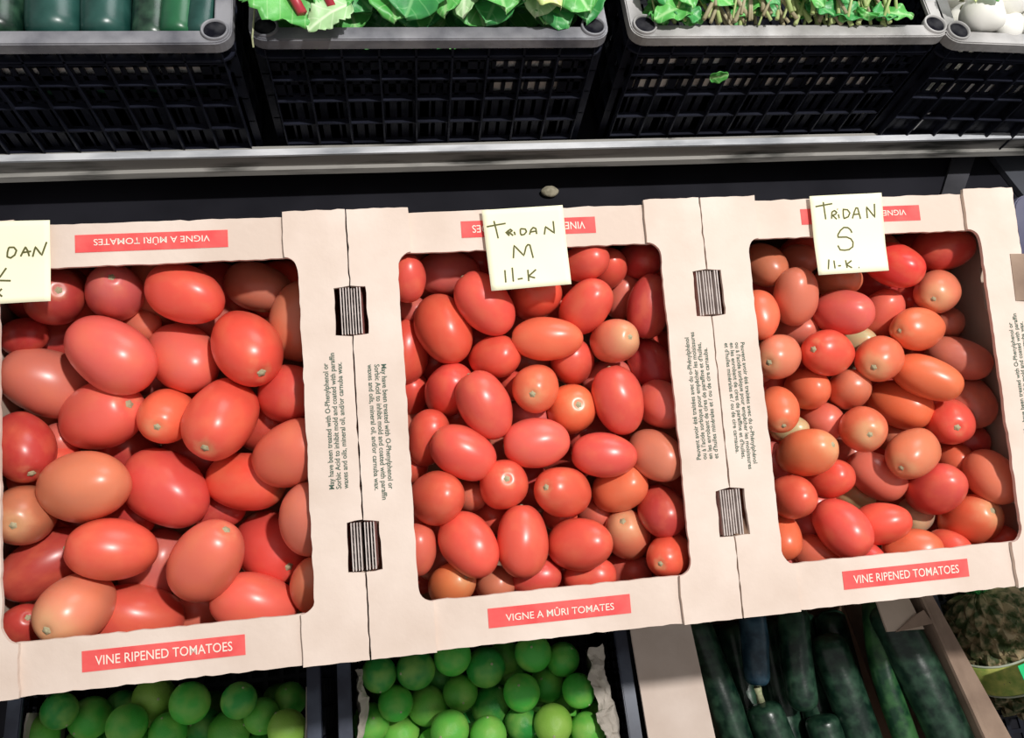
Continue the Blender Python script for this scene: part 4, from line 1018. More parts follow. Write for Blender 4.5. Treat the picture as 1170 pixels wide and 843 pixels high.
# ---------------------------------------------------------------- sticky notes
def note(label, quad, strokes, curl):
    """quad: four corners (u,v) on the carton plane: TL TR BR BL; strokes in 0..1 note coordinates"""
    q = [Vector(c) for c in quad]
    ctr = sum(q, Vector((0, 0))) / 4
    T = TILT @ Matrix.Translation((ctr.x, ctr.y, 0))
    t = empty('sticky_note', mat=T)
    tag(t, label, 'paper note', 'handwritten price notes on the tomato cartons')
    def S(x, y, dz=0.0):
        a = q[0].lerp(q[1], x); b = q[3].lerp(q[2], x)
        p_ = a.lerp(b, y) - ctr
        w_ = .0042 + curl[0] * max(0, y - .5) ** 2 + curl[1] * max(0, x - .7) ** 2 + .0006 * noise.noise(Vector((x * 3, y * 3, ctr.x * 40)))
        return Vector((p_.x, p_.y, w_ + dz))
    n_ = 14
    bm = bmesh.new()
    top = [[bm.verts.new(S(i / n_, j / n_)) for i in range(n_ + 1)] for j in range(n_ + 1)]
    bot = [[bm.verts.new(S(i / n_, j / n_, -.0003)) for i in range(n_ + 1)] for j in range(n_ + 1)]
    for j in range(n_):
        for i in range(n_):
            bm.faces.new((top[j][i], top[j][i + 1], top[j + 1][i + 1], top[j + 1][i]))
            bm.faces.new((bot[j][i], bot[j + 1][i], bot[j + 1][i + 1], bot[j][i + 1]))
    for i in range(n_):
        bm.faces.new((top[0][i], bot[0][i], bot[0][i + 1], top[0][i + 1]))
        bm.faces.new((top[n_][i + 1], bot[n_][i + 1], bot[n_][i], top[n_][i]))
        bm.faces.new((top[i + 1][0], bot[i + 1][0], bot[i][0], top[i][0]))
        bm.faces.new((top[i][n_], bot[i][n_], bot[i + 1][n_], top[i + 1][n_]))
    fromb('paper', bm, M['note'], t, True)
    bm = bmesh.new()
    for st in strokes:
        P = []
        for a, b in zip(st, st[1:]):
            for k in range(5):
                P.append(S(a[0] + (b[0] - a[0]) * k / 5, a[1] + (b[1] - a[1]) * k / 5, .0002))
        P.append(S(*st[-1], .0002))
        tube(bm, P, .00068, 6, .3)
    fromb('handwriting', bm, M['pen'], t)
    return t


def nrm(strokes, TL, TR, BL):
    """crop pixels to note coordinates"""
    ax = Vector(TR) - Vector(TL); ay = Vector(BL) - Vector(TL)
    det = ax.x * ay.y - ax.y * ay.x
    out = []
    for st in strokes:
        r_ = []
        for c in st:
            d = Vector(c) - Vector(TL)
            r_.append(((d.x * ay.y - d.y * ay.x) / det, (ax.x * d.y - ax.y * d.x) / det))
        out.append(r_)
    return out


s1 = [[(-185, 312), (-195, 395)], [(-220, 325), (-140, 318)], [(-130, 392), (-125, 345), (-95, 350), (-100, 368), (-125, 370), (-90, 395)], [(-60, 355), (-55, 392)],
      [(72, 310), (60, 350), (58, 385), (85, 395), (118, 372), (132, 335), (112, 310), (72, 310)], [(165, 385), (185, 345), (205, 310), (222, 340), (235, 385)], [(175, 355), (250, 346)],
      [(262, 390), (285, 310), (335, 380), (375, 272)], [(-90, 470), (-30, 570)], [(50, 475), (0, 545), (-30, 572), (85, 578)],
      [(-150, 640), (-145, 705)], [(-115, 635), (-110, 700)], [(-70, 668), (-40, 666)], [(-20, 640), (-15, 705)], [(15, 640), (-18, 672), (18, 702)]]
note('pale yellow handwritten note ending DAN on the back edge of the left carton', ((.0085, .353), (.0765, .353), (.0765, .2895), (.0085, .2885)),
     nrm(s1, (-373, 105), (400, 92), (-373, 765)), (.004, -.012))
s2 = [[(180, 185), (200, 262), (218, 340)], [(120, 235), (200, 220), (280, 208)], [(280, 285), (312, 320)], [(302, 268), (308, 320)], [(290, 285), (320, 262), (336, 276), (312, 292), (345, 320)], [(352, 285), (362, 315)],
      [(405, 262), (406, 300), (415, 318), (440, 312), (458, 288), (448, 264), (405, 260)], [(485, 315), (495, 275), (515, 252), (538, 262), (546, 312)], [(490, 292), (542, 285)], [(612, 318), (620, 248), (698, 308), (686, 200)],
      [(348, 522), (352, 408), (438, 502), (455, 425), (470, 405), (488, 408), (518, 525)], [(275, 625), (283, 735)], [(338, 605), (348, 730)], [(385, 710), (428, 705)], [(472, 630), (480, 732)], [(542, 630), (478, 688), (535, 705)]]
note('pale yellow handwritten note reading TRIDAN M 11-K on the middle carton', ((.4105, .349), (.4790, .351), (.4805, .283), (.4135, .2805)),
     nrm(s2, (75, 85), (765, 55), (160, 805)), (.006, .0))
s3 = [[(225, 115), (236, 200), (245, 270)], [(155, 155), (230, 142), (305, 130)], [(298, 265), (302, 205), (325, 192), (346, 208), (335, 225), (308, 235), (345, 270)], [(360, 225), (368, 262)], [(350, 180), (356, 182)],
      [(405, 190), (406, 235), (412, 265), (450, 250), (466, 215), (445, 186), (400, 182)], [(488, 265), (505, 210), (522, 170), (538, 170), (562, 270)], [(495, 230), (550, 225)], [(625, 265), (618, 160), (694, 258), (690, 135)],
      [(480, 395), (468, 368), (445, 348), (408, 345), (375, 372), (352, 410), (352, 432), (430, 432), (470, 450), (488, 480), (485, 520), (450, 545), (410, 550), (370, 545), (350, 505)],
      [(262, 630), (250, 718)], [(308, 640), (312, 712)], [(342, 690), (368, 688)], [(415, 640), (425, 710)], [(468, 645), (420, 680), (470, 710)], [(530, 708), (536, 710)]]
note('pale yellow handwritten note reading TRIDAN S 11-K on the right carton', ((.7005, .3515), (.7690, .3525), (.7655, .2815), (.6995, .2805)),
     nrm(s3, (105, 60), (755, 35), (160, 768)), (.006, .0))

# ---------------------------------------------------------------- tomatoes
def lathe_unit(prof_fn, seg=36, rings=24, lob=0.0, dent=0.0, seed=0):
    """unit body: radius 1, half length 1 along z (scaled per object)"""
    bm = bmesh.new()
    R_ = []
    for j in range(rings + 1):
        t_ = j / rings
        th = PI * t_
        z = -math.cos(th)
        r = prof_fn(math.sin(th), z)
        ring = []
        for k in range(seg):
            a = 2 * PI * k / seg
            rr_ = r * (1 + lob * math.cos(4 * a + seed) * (0.4 + 0.6 * abs(z)) + 0.02 * math.cos(2 * a + seed * 2))
            zz = z
            if dent and z > .7:
                zz -= dent * math.exp(-(rr_ / .16) ** 2)
            off = noise.noise(Vector((math.cos(a) * 1.2 + seed * 7, math.sin(a) * 1.2, z * 1.3))) * .045
            ring.append(bm.verts.new((rr_ * (1 + off) * math.cos(a), rr_ * (1 + off) * math.sin(a), zz)))
        R_.append(ring)
    for a, b in zip(R_, R_[1:]):
        for k in range(seg):
            bm.faces.new((a[k], a[(k + 1) % seg], b[(k + 1) % seg], b[k]))
    bmesh.ops.remove_doubles(bm, verts=bm.verts[:], dist=1e-4)
    bmesh.ops.recalc_face_normals(bm, faces=bm.faces[:])
    me = bpy.data.meshes.new('plum_tomato')
    bm.to_mesh(me); bm.free()
    for p_ in me.polygons: p_.use_smooth = True
    me.materials.append(M['tomato'])
    return me


BODY = [lathe_unit(lambda s, z: s ** .86 * (1 - .05 * z), lob=.012, dent=.06, seed=1),
        lathe_unit(lambda s, z: s ** .90 * (1 + .07 * z), lob=.015, dent=.07, seed=2),
        lathe_unit(lambda s, z: s ** .82, lob=.018, dent=.06, seed=3),
        lathe_unit(lambda s, z: s ** .95 * (1 + .04 * z), lob=.01, dent=.08, seed=4)]
bm = bmesh.new()
R_ = []
for r, z in ((0, .05), (.05, .055), (.062, .03), (.09, .028), (.125, .004), (.14, -.02)):
    R_.append([bm.verts.new((r * (1 + .16 * math.cos(5 * 2 * PI * k / 20) * (r > .07)) * math.cos(2 * PI * k / 20), r * (1 + .16 * math.cos(5 * 2 * PI * k / 20) * (r > .07)) * math.sin(2 * PI * k / 20), z)) for k in range(20)])
for a, b in zip(R_, R_[1:]):
    for k in range(20):
        bm.faces.new((a[k], a[(k + 1) % 20], b[(k + 1) % 20], b[k]))
bmesh.ops.remove_doubles(bm, verts=bm.verts[:], dist=1e-5)
SCAR = bpy.data.meshes.new('stem_scar'); bm.to_mesh(SCAR); bm.free()
for p_ in SCAR.polygons: p_.use_smooth = True
SCAR.materials.append(M['scar'])
TC = {'D': (.50, .055, .045), 'D2': (.56, .06, .045), 'R': (.76, .095, .062), 'R2': (.80, .055, .042), 'S': (.78, .14, .095), 'O': (.79, .165, .075), 'O2': (.78, .22, .09), 'T': (.70, .19, .11),
      'B': (.54, .16, .10), 'P': (.66, .15, .12), 'G': (.58, .42, .25), 'G2': (.70, .22, .12), 'G3': (.79, .17, .08)}
HALO = {'G': .35, 'G2': .72, 'G3': .85, 'T': 1.02, 'O': 1.08, 'O2': .9, 'B': 1.0}
rt = random.Random(3)
for (bi, c, ax, D, Ln, col, st, label, fill) in TOMATOES:
    o = bpy.data.objects.new('plum_tomato', BODY[rt.randrange(4)])
    COL.objects.link(o)
    o.rotation_mode = 'QUATERNION'
    qt = Vector(ax).to_track_quat('Z', 'Y') @ Euler((0, 0, rt.uniform(0, 2 * PI))).to_quaternion()
    if not st:      # only the blossom end shows: turn the stem end away
        qt = (-Vector(ax)).to_track_quat('Z', 'Y') @ Euler((0, 0, rt.uniform(0, 2 * PI))).to_quaternion()
        if col in ('G2', 'G3'):
            qt = Vector(ax).to_track_quat('Z', 'Y') @ Euler((0, 0, 1.0)).to_quaternion()
    o.rotation_quaternion = qt
    o.location = c
    o.scale = (D / 2, D / 2, Ln / 2)
    k = rt.uniform(.9, 1.06)
    cc = TC[col]
    o.color = (cc[0] * k, cc[1] * rt.uniform(.88, 1.15), cc[2] * rt.uniform(.88, 1.15), HALO.get(col, 1.16))
    tag(o, label, 'tomato', 'plum tomatoes in the %s carton' % ('left', 'middle', 'right')[bi] if not fill else 'buried plum tomatoes in the %s carton' % ('left', 'middle', 'right')[bi])
    s = bpy.data.objects.new('stem_scar', SCAR)
    COL.objects.link(s)
    s.parent = o
    s.location = (0, 0, .955 if not fill else .95)
    s.scale = (1, 1, D / Ln)

# ---------------------------------------------------------------- limes
def lime_mesh(seed):
    bm = bmesh.new()
    seg, rings = 30, 20
    R_ = []
    for j in range(rings + 1):
        th = PI * j / rings
        z = -math.cos(th); r = math.sin(th)
        if z > .93: z += (z - .93) * .7
        if z < -.95: z += (z + .95) * .4
        R_.append([bm.verts.new((r * math.cos(2 * PI * k / seg) * (1 + .03 * noise.noise(Vector((k / 5, z, seed)))), r * math.sin(2 * PI * k / seg), z * 1.03)) for k in range(seg)])
    for a, b in zip(R_, R_[1:]):
        for k in range(seg):
            bm.faces.new((a[k], a[(k + 1) % seg], b[(k + 1) % seg], b[k]))
    bmesh.ops.remove_doubles(bm, verts=bm.verts[:], dist=1e-4)
    me = bpy.data.meshes.new('lime'); bm.to_mesh(me); bm.free()
    for p_ in me.polygons: p_.use_smooth = True
    me.materials.append(M['lime'])
    return me


LM = [lime_mesh(1), lime_mesh(2), lime_mesh(3)]
bm = bmesh.new(); bmesh.ops.create_cone(bm, segments=10, radius1=.09, radius2=.05, depth=.07, cap_ends=True)
NUB = bpy.data.meshes.new('stem_end'); bm.to_mesh(NUB); bm.free(); NUB.materials.append(M['nub'])
LC = {'d': (.030, .30, .045), 'g': (.070, .47, .055), 'm': (.13, .50, .065), 'y': (.28, .54, .075)}
for (c, r, col, label, low, ci) in LIMES:
    o = bpy.data.objects.new('lime', rt.choice(LM))
    COL.objects.link(o)
    o.location = c
    o.rotation_euler = (rt.uniform(-1.3, 1.3), rt.uniform(-.9, .9), rt.uniform(0, 6.2))
    o.scale = (r, r, r)
    cc = LC[col]; k = rt.uniform(.85, 1.15)
    o.color = (cc[0] * k, cc[1] * k, cc[2] * k, 1)
    nm = ('left', 'middle')[ci]
    tag(o, label, 'lime', ('limes low in the %s crate' if low else 'limes in the %s crate') % nm)
    s = bpy.data.objects.new('stem_end', NUB); COL.objects.link(s); s.parent = o; s.location = (0, 0, 1.07)
# hidden limes that carry the heap
for ci, (xa, xb) in enumerate(((-.115, .19), (.262, .578))):
    for lvl in range(3):
        n1 = 6
        for a in range(6):
            for b in range(7):
                x = xa + .027 + (xb - xa - .054) * (a + .5 * (lvl % 2) * .6) / 5.5
                y = -.325 + .05 * b + .02 * (lvl % 2)
                z = .150 + .005 + .0245 + lvl * .046
                if y > -.012 or (lvl == 2 and y > -.14):
                    continue
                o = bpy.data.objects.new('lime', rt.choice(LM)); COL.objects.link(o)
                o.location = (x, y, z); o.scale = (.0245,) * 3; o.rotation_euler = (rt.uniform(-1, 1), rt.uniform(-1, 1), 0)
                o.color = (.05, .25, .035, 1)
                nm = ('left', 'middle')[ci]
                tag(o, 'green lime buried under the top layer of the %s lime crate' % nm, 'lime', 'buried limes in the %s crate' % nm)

# crumpled paper lining in the middle lime crate
def crumple(name, label, P0, P1, up, fold, seed, mat, ny=26, nx=10, amp=.006):
    """sheet from the line P0-P1 rising along up and folding over by fold"""
    bm = bmesh.new()
    P0, P1, up, fold = map(Vector, (P0, P1, up, fold))
    g_ = []
    for j in range(ny + 1):
        row = []
        for i in range(nx + 1):
            s = i / nx
            q = P0.lerp(P1, j / ny) + up * min(1, s * 1.6) + fold * max(0, s - .55) ** 1.2 * 2.2
            n3 = noise.noise_vector(q * 24 + Vector((seed, 0, 0))) * 1.2 + .6 * noise.noise_vector(q * 75) + .3 * noise.noise_vector(q * 180)
            q = q + n3 * amp * (0.25 + .75 * s)
            row.append(bm.verts.new(q))
        g_.append(row)
    for a, b in zip(g_, g_[1:]):
        for i in range(nx):
            bm.faces.new((a[i], a[i + 1], b[i + 1], b[i]))
    o = fromb(name, bm, mat)
    md = o.modifiers.new('s', 'SOLIDIFY'); md.thickness = .0004
    tag(o, label, 'paper')
    return o


crumple('paper_liner', 'crumpled grey brown paper along the right side of the middle lime crate', (.584, -.34, .22), (.572, -.004, .22), (0.0, 0, .132), (-.026, 0, -.004), 3, M['paper'], 90, 26, .011)
crumple('paper_liner', 'crumpled grey brown paper along the left side of the middle lime crate', (.256, -.34, .22), (.256, .004, .22), (0.0, 0, .118), (.010, 0, -.016), 8, M['paper'], 90, 26, .009)
o = crumple('paper_liner', 'pale paper edge standing at the left wall of the left lime crate', (-.124, -.34, .22), (-.124, -.005, .22), (0.0, 0, .118), (.004, 0, 0), 12, M['paper'], amp=.002)
o = crumple('paper_liner', 'pale paper edge standing at the right wall of the left lime crate', (.198, -.34, .22), (.198, -.012, .22), (0.0, 0, .112), (-.004, 0, 0), 14, M['paper'], amp=.002)

# ---------------------------------------------------------------- squash carton
sc = empty('squash_carton', (0.85, -0.15, ZL))
tag(sc, 'open brown cardboard carton of dark squashes below the right tomato carton', 'carton')
def scp(name, P, th, mat):
    bm = bmesh.new(); quadslab(bm, [Vector(q) - Vector((0.85, -0.15, ZL)) for q in P], th)
    return fromb(name, bm, mat, sc)
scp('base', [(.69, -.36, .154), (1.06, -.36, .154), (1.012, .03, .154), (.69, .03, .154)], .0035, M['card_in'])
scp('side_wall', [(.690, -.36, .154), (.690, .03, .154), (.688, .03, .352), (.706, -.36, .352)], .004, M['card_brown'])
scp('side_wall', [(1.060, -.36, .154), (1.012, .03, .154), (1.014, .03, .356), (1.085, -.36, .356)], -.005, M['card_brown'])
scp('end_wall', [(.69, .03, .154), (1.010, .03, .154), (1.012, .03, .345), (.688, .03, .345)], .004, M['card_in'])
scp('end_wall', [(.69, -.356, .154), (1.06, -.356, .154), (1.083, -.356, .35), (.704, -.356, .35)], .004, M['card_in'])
fl = scp('side_flap', [(.612, -.36, .356), (.704, -.36, .356), (.688, .026, .356), (.608, .026, .356)], .004, M['card'])
scp('side_flap', [(1.085, -.36, .358), (1.150, -.36, .340), (1.036, .03, .346), (1.012, .03, .358)], .004, M['card_brown'])
scp('torn_flap', [(.955, -.026, .3570), (1.008, -.028, .3570), (.996, .024, .3570), (.950, .024, .3570)], .0035, M['card_dull'])
scp('torn_tab', [(.966, -.0275, .3590), (1.020, -.022, .3620), (1.012, -.004, .3610), (.996, -.010, .3590)], .003, M['card_brown'])


def squash(label, pts, rad, mat, stem=None, cat='squash', group='dark green squashes in the lower carton', name='green_squash'):
    pts = [Vector(q) for q in pts]
    # resample along a smooth spine
    N_ = 26
    def sp(t_):
        k = t_ * (len(pts) - 1); i = min(int(k), len(pts) - 2); f_ = k - i
        p0 = pts[max(i - 1, 0)]; p1 = pts[i]; p2 = pts[i + 1]; p3 = pts[min(i + 2, len(pts) - 1)]
        return 0.5 * ((2 * p1) + (p2 - p0) * f_ + (2 * p0 - 5 * p1 + 4 * p2 - p3) * f_ ** 2 + (3 * p1 - p0 - 3 * p2 + p3) * f_ ** 3)
    P = []; R = []
    Lt = sum((b - a).length for a, b in zip(pts, pts[1:]))
    base = sum(pts, Vector()) / len(pts)
    for i in range(N_ + 1):
        t_ = 0.5 - 0.5 * math.cos(PI * i / N_)
        P.append(sp(t_) - base)
        e = min(t_, 1 - t_) * Lt / (rad * 1.15)
        R.append(rad * (math.sqrt(max(0, 1 - (1 - min(1, e)) ** 2)) * .98 + .02) * (1 + .05 * math.sin(t_ * 5)))
    bm = bmesh.new()
    tube(bm, P, R, 28)
    for v in bm.verts:
        v.co += (v.co.normalized()) * .0012 * noise.noise((v.co + base) * 45)
    o = fromb(name, bm, mat, None, True)
    o.location = base
    tag(o, label, cat, group)
    if stem is not None:
        bm = bmesh.new()
        tube(bm, [P[0] * 1.0, P[0] + Vector(stem) * .55, P[0] + Vector(stem)], [.006, .0045, .0055], 8)
        fromb('stem', bm, M['nub'], o, True)
    return o


squash('dark squash lying against the left wall of the brown carton', [(.722, .026, .265), (.735, -.043, .265), (.748, -.105, .265), (.768, -.22, .262)], .0235, M['cuke'])
squash('blue green squash with its tip showing, second from the left in the carton', [(.799, .024, .300), (.792, -.027, .300), (.785, -.076, .298)], .0180, M['cuke_blue'])
squash('dark squash with a pale stem nub pointing away, in front of the blue one', [(.795, -.097, .275), (.802, -.134, .275), (.816, -.194, .273), (.832, -.27, .270)], .0240, M['cuke'], stem=(-.005, .020, .010))
squash('tall dark squash with a dusty tip in the middle of the carton', [(.866, .024, .285), (.855, -.039, .285), (.851, -.115, .282)], .0215, M['cuke'])
squash('short dark squash low in the front middle of the carton', [(.880, -.122, .264), (.886, -.17, .262), (.900, -.27, .260)], .0225, M['cuke'])
squash('thick dark squash right of the middle, speckled near its tip', [(.905, -.020, .278), (.917, -.085, .276), (.928, -.154, .274), (.945, -.26, .268)], .0255, M['cuke'])
squash('slim brighter green squash between two thick ones', [(.982, .020, .300), (.970, -.052, .300), (.971, -.114, .298), (.985, -.21, .292)], .0172, M['cuke_bright'])
squash('largest dark squash along the right wall of the carton', [(.985, .012, .318), (1.000, -.06, .322), (1.018, -.14, .324), (1.040, -.26, .322)], .0290, M['cuke'])
# squashes beneath, holding the visible ones up
for k, (x, y) in enumerate(((.722, .0), (.77, .0), (.82, .0), (.87, .0), (.925, .0), (.972, .0))):
    squash('dark squash hidden in the bottom layer of the brown carton', [(x, .015, .180), (x + .003, -.15, .180), (x + .006, -.33, .180)], .0225, M['cuke'], group='bottom layer squashes in the lower carton')
for k, x in enumerate((.745, .795, .845, .897, .95)):
    squash('dark squash hidden in the second layer of the brown carton', [(x, .012, .219), (x + .003, -.15, .219), (x + .008, -.33, .219)], .0215, M['cuke'], group='second layer squashes in the lower carton')

# ---------------------------------------------------------------- pineapple and green card
def pineapple(loc, rx, rz, label):
    t = empty('pineapple', loc)
    t.rotation_euler = (rx, 0, rz)
    tag(t, label, 'pineapple')
    bm = bmesh.new()
    seg, rings = 156, 110
    Rr, Hh = .074, .098
    R_ = []
    for j in range(rings + 1):
        th = PI * j / rings
        z = -math.cos(th) * Hh
        r = Rr * math.sin(th) ** .72
        ring = []
        for k in range(seg):
            a = 2 * PI * k / seg
            # crossing spirals make diamond eyes
            s1_ = 13 * a / PI / 2 + z * 38; s2_ = 13 * a / PI / 2 - z * 38
            f1 = abs((s1_ % 1) - .5) * 2; f2 = abs((s2_ % 1) - .5) * 2
            e = 1 - max(f1, f2)
            tip = max(0, e - .55) * .012
            ring.append(bm.verts.new(((r + .013 * min(e, .5) + tip) * math.cos(a), (r + .013 * min(e, .5) + tip) * math.sin(a), z)))
        R_.append(ring)
    for a, b in zip(R_, R_[1:]):
        for k in range(seg):
            bm.faces.new((a[k], a[(k + 1) % seg], b[(k + 1) % seg], b[k]))
    bmesh.ops.remove_doubles(bm, verts=bm.verts[:], dist=1e-5)
    # dry bract tips
    rs = random.Random(4)
    for k in range(90):
        a = rs.uniform(0, 2 * PI); z = rs.uniform(-.08, .08)
        r = Rr * math.sqrt(max(.05, 1 - (z / Hh) ** 2)) + .008
        d = Vector((math.cos(a), math.sin(a), 0)); s_ = Vector((-math.sin(a), math.cos(a), 0))
        p0 = d * r + Vector((0, 0, z)); tip = p0 + d * .006 + Vector((0, 0, .012)) + s_ * rs.uniform(-.004, .004)
        v = [bm.verts.new(p0 + s_ * .0035), bm.verts.new(p0 - s_ * .0035), bm.verts.new(tip), bm.verts.new(p0 + d * .003)]
        bm.faces.new((v[0], v[1], v[2])); bm.faces.new((v[0], v[2], v[3])); bm.faces.new((v[1], v[3], v[2]))
    fromb('rind', bm, M['pine'], t)
    # crown leaves
    for k in range(16):
        a = 2.4 * k; q = k / 16
        bm = bmesh.new()
        P = [Vector((0, 0, .095))]
        ln = .09 + .05 * q
        pts = []
        for i in range(7):
            s = i / 6
            out_ = (.012 + (1 - q) * .05) * s ** 1.3 * 1.6
            c_ = Vector((math.cos(a) * (.010 + out_), math.sin(a) * (.010 + out_), .092 + ln * s * (1 - .25 * s * (1 - q))))
            wd = .009 * (1 - s) ** .7 + .0004
            sd = Vector((-math.sin(a), math.cos(a), 0)) * wd
            pts.append((c_ - sd, c_ + Vector((math.cos(a), math.sin(a), 0)) * -.002 * (1 - s), c_ + sd))
        vv = [[bm.verts.new(q_) for q_ in r_] for r_ in pts]
        for r0, r1 in zip(vv, vv[1:]):
            bm.faces.new((r0[0], r0[1], r1[1], r1[0])); bm.faces.new((r0[1], r0[2], r1[2], r1[1]))
        lf = fromb('crown_leaf', bm, M['leaf_dark'], t, True)
        md = lf.modifiers.new('s', 'SOLIDIFY'); md.thickness = .0012
    # paper band
    bm = bmesh.new()
    seg = 80
    prof = [(-.024, 0), (-.020, .002), (.020, .002), (.024, 0), (.020, -.001), (-.020, -.001)]
    R_ = []
    for k in range(seg):
        a = 2 * PI * k / seg
        R_.append([bm.verts.new(((.0862 + d - .25 * abs(zz) ** 1.3) * math.cos(a), (.0862 + d - .25 * abs(zz) ** 1.3) * math.sin(a), zz + .004 + .003 * math.sin(a * 3))) for zz, d in prof])
    for k in range(seg):
        a, b = R_[k], R_[(k + 1) % seg]
        for i in range(len(prof)):
            j = (i + 1) % len(prof)
            bm.faces.new((a[i], a[j], b[j], b[i]))
    bd = fromb('wrap_band', bm, M['band'], t, True)
    for zz in (-.024, .024):
        bm = bmesh.new()
        P = [((.0857 - .25 * .024 ** 1.3 + .0005) * math.cos(2 * PI * k / 60), (.0880 - .25 * .024 ** 1.3 + .0005) * math.sin(2 * PI * k / 60), zz + .004 + .003 * math.sin(2 * PI * k / 60 * 3)) for k in range(61)]
        tube(bm, P, .0016, 6)
        fromb('band_edge', bm, M['band_edge'], bd, True)
    return t


pineapple((1.200, -.066, .250), math.radians(-72), math.radians(26), 'pineapple wearing a yellow green band beside the brown carton at bottom right')
gc = empty('price_card', (1.153, -.112, .352))
gc.rotation_euler = (math.radians(4), math.radians(4), math.radians(12))
tag(gc, 'bright green price card lying on the pineapple at the right edge', 'card')
bm = bmesh.new(); bx(bm, -.022, .075, -.045, .030, 0, .0008)
fromb('card', bm, M['green_card'], gc)
bm = bmesh.new()
tube(bm, [(-.006, .018, .0011), (.006, .020, .0011), (.010, .012, .0011), (-.004, .006, .0011), (.010, .002, .0011), (.006, -.006, .0011), (-.006, -.005, .0011)], .0014, 6, .3)
fromb('handwriting', bm, M['black_pl'], gc)

# ---------------------------------------------------------------- upper crates' contents
CRZ = ZU + HU
def big(label, x0, x1, y1, r, mat, z=None):
    z = z or CRZ - r - .004
    return squash(label, [(x0, .5800, z), ((x0 + x1) / 2, .66, z + .004), (x1, .78, z + .002)], r, mat, group='large squashes in the top left crate', name='large_squash')
big('very dark squash at the left edge of the top left crate', -.020, -.028, 0, .022, M['cuke'])
big('teal green squash with a glossy patch in the top left crate', .030, .020, 0, .026, M['cuke_teal'])
big('plain dark teal squash in the middle of the top left crate', .076, .070, 0, .0215, M['cuke_teal'])
big('narrow shadowed dark squash in the top left crate', .116, .118, 0, .0185, M['cuke'], .768)
big('vivid green squash right of the shadowed dark one in the top left crate', .142, .150, 0, .017, M['cuke_vivid'], .776)
big('dusty teal squash beside the right rim of the top left crate', .163, .176, 0, .019, M['cuke_teal'], .772)
big('dark squash against the left wall of the top left crate', -.07, -.08, 0, .025, M['cuke'])
big('dark squash in the left corner of the top left crate', -.118, -.118, 0, .0215, M['cuke'])
for k in range(6):
    squash('dark squash in the lower layer of the top left crate', [(-.115 + k * .052, .585, .705), (-.113 + k * .052, .70, .705), (-.111 + k * .052, .82, .705)], .0235, M['cuke'], group='lower layer squashes in the top left crate', name='large_squash')
    squash('dark squash at the bottom of the top left crate', [(-.115 + k * .052, .585, .647), (-.113 + k * .052, .70, .647), (-.111 + k * .052, .82, .647)], .0235, M['cuke'], group='bottom squashes in the top left crate', name='large_squash')


def leaf(parent, base, tip, width, mat, seed, up=(0, 0, 1), wave=.004, lift=.01, stemmat=None, toothy=.08):
    """broad leaf blade from base to tip with midrib, wavy toothed margin; its own object frame"""
    base = Vector(base); tip = Vector(tip)
    d = tip - base; Ln = d.length
    Y = d.normalized(); Z = Vector(up); X = Y.cross(Z).normalized(); Z = X.cross(Y)
    mw = Matrix((X, Y, Z)).transposed().to_4x4(); mw.translation = base
    nu, nv = 12, 22
    bm = bmesh.new(); g_ = []
    for j in range(nv + 1):
        t_ = j / nv
        half = width / 2 * (math.sin(PI * t_ ** .8) ** .5 if 0 < t_ < 1 else 0.0) + .0008
        half *= 1 + toothy * math.sin(t_ * 46 + seed)
        row = []
        for i in range(nu + 1):
            s = (i / nu - .5) * 2
            z = lift * math.sin(PI * t_) + abs(s) * half * .22 + wave * (abs(s) ** 1.5) * math.sin(t_ * 15 + s * 2 + seed) + wave * .5 * noise.noise(Vector((s * 2 + seed, t_ * 5, seed)))
            row.append(bm.verts.new((s * half, t_ * Ln, z)))
        g_.append(row)
    for a, b in zip(g_, g_[1:]):
        for i in range(nu):
            bm.faces.new((a[i], a[i + 1], b[i + 1], b[i]))
    o = fromb('leaf', bm, mat, None, True)
    md = o.modifiers.new('s', 'SOLIDIFY'); md.thickness = .0006
    if parent is not None:
        o.parent = parent
        o.matrix_world = mw
        o.matrix_parent_inverse = Matrix.Identity(4)
        o.matrix_local = parent.matrix_world.inverted() @ mw
    else:
        o.matrix_world = mw
    return o


def stalk(parent, pts, r, mat, name='stem'):
    bm = bmesh.new()
    off = Vector(parent.location) if parent else Vector()
    tube(bm, [Vector(q) - off for q in pts], r, 7)
    return fromb(name, bm, mat, parent, True)


# beet greens, four bunches
LS = [  # base x,y,z  tip x,y,z  width, material
 [((.222, .622, .816), (.280, .567, .812), .066, 'leaf'), ((.272, .650, .812), (.302, .576, .814), .050, 'leaf'), ((.250, .70, .806), (.330, .590, .806), .070, 'leaf_dark'), ((.262, .69, .81), (.238, .582, .810), .06, 'leaf'), ((.25, .72, .80), (.30, .64, .83), .07, 'leaf_dark')],
 [((.395, .660, .812), (.362, .575, .812), .075, 'leaf_dark'), ((.345, .66, .806), (.352, .575, .808), .06, 'leaf'), ((.410, .69, .812), (.400, .574, .816), .038, 'leaf'), ((.430, .68, .812), (.418, .575, .812), .030, 'leaf_pale'), ((.37, .70, .82), (.39, .61, .835), .07, 'leaf')],
 [((.440, .70, .82), (.458, .573, .822), .072, 'leaf'), ((.490, .67, .81), (.440, .575, .806), .06, 'leaf_dark'), ((.510, .69, .815), (.490, .575, .814), .055, 'leaf_pale'), ((.47, .71, .82), (.48, .61, .840), .065, 'leaf'), ((.465, .65, .80), (.525, .574, .802), .05, 'leaf_dark')],
 [((.490, .665, .822), (.545, .580, .814), .060, 'leaf'), ((.548, .69, .81), (.542, .576, .804), .052, 'leaf_dark'), ((.470, .612, .832), (.512, .572, .828), .030, 'leaf_yellow'), ((.53, .70, .80), (.500, .576, .804), .055, 'leaf'), ((.54, .73, .80), (.52, .65, .825), .07, 'leaf')],
]
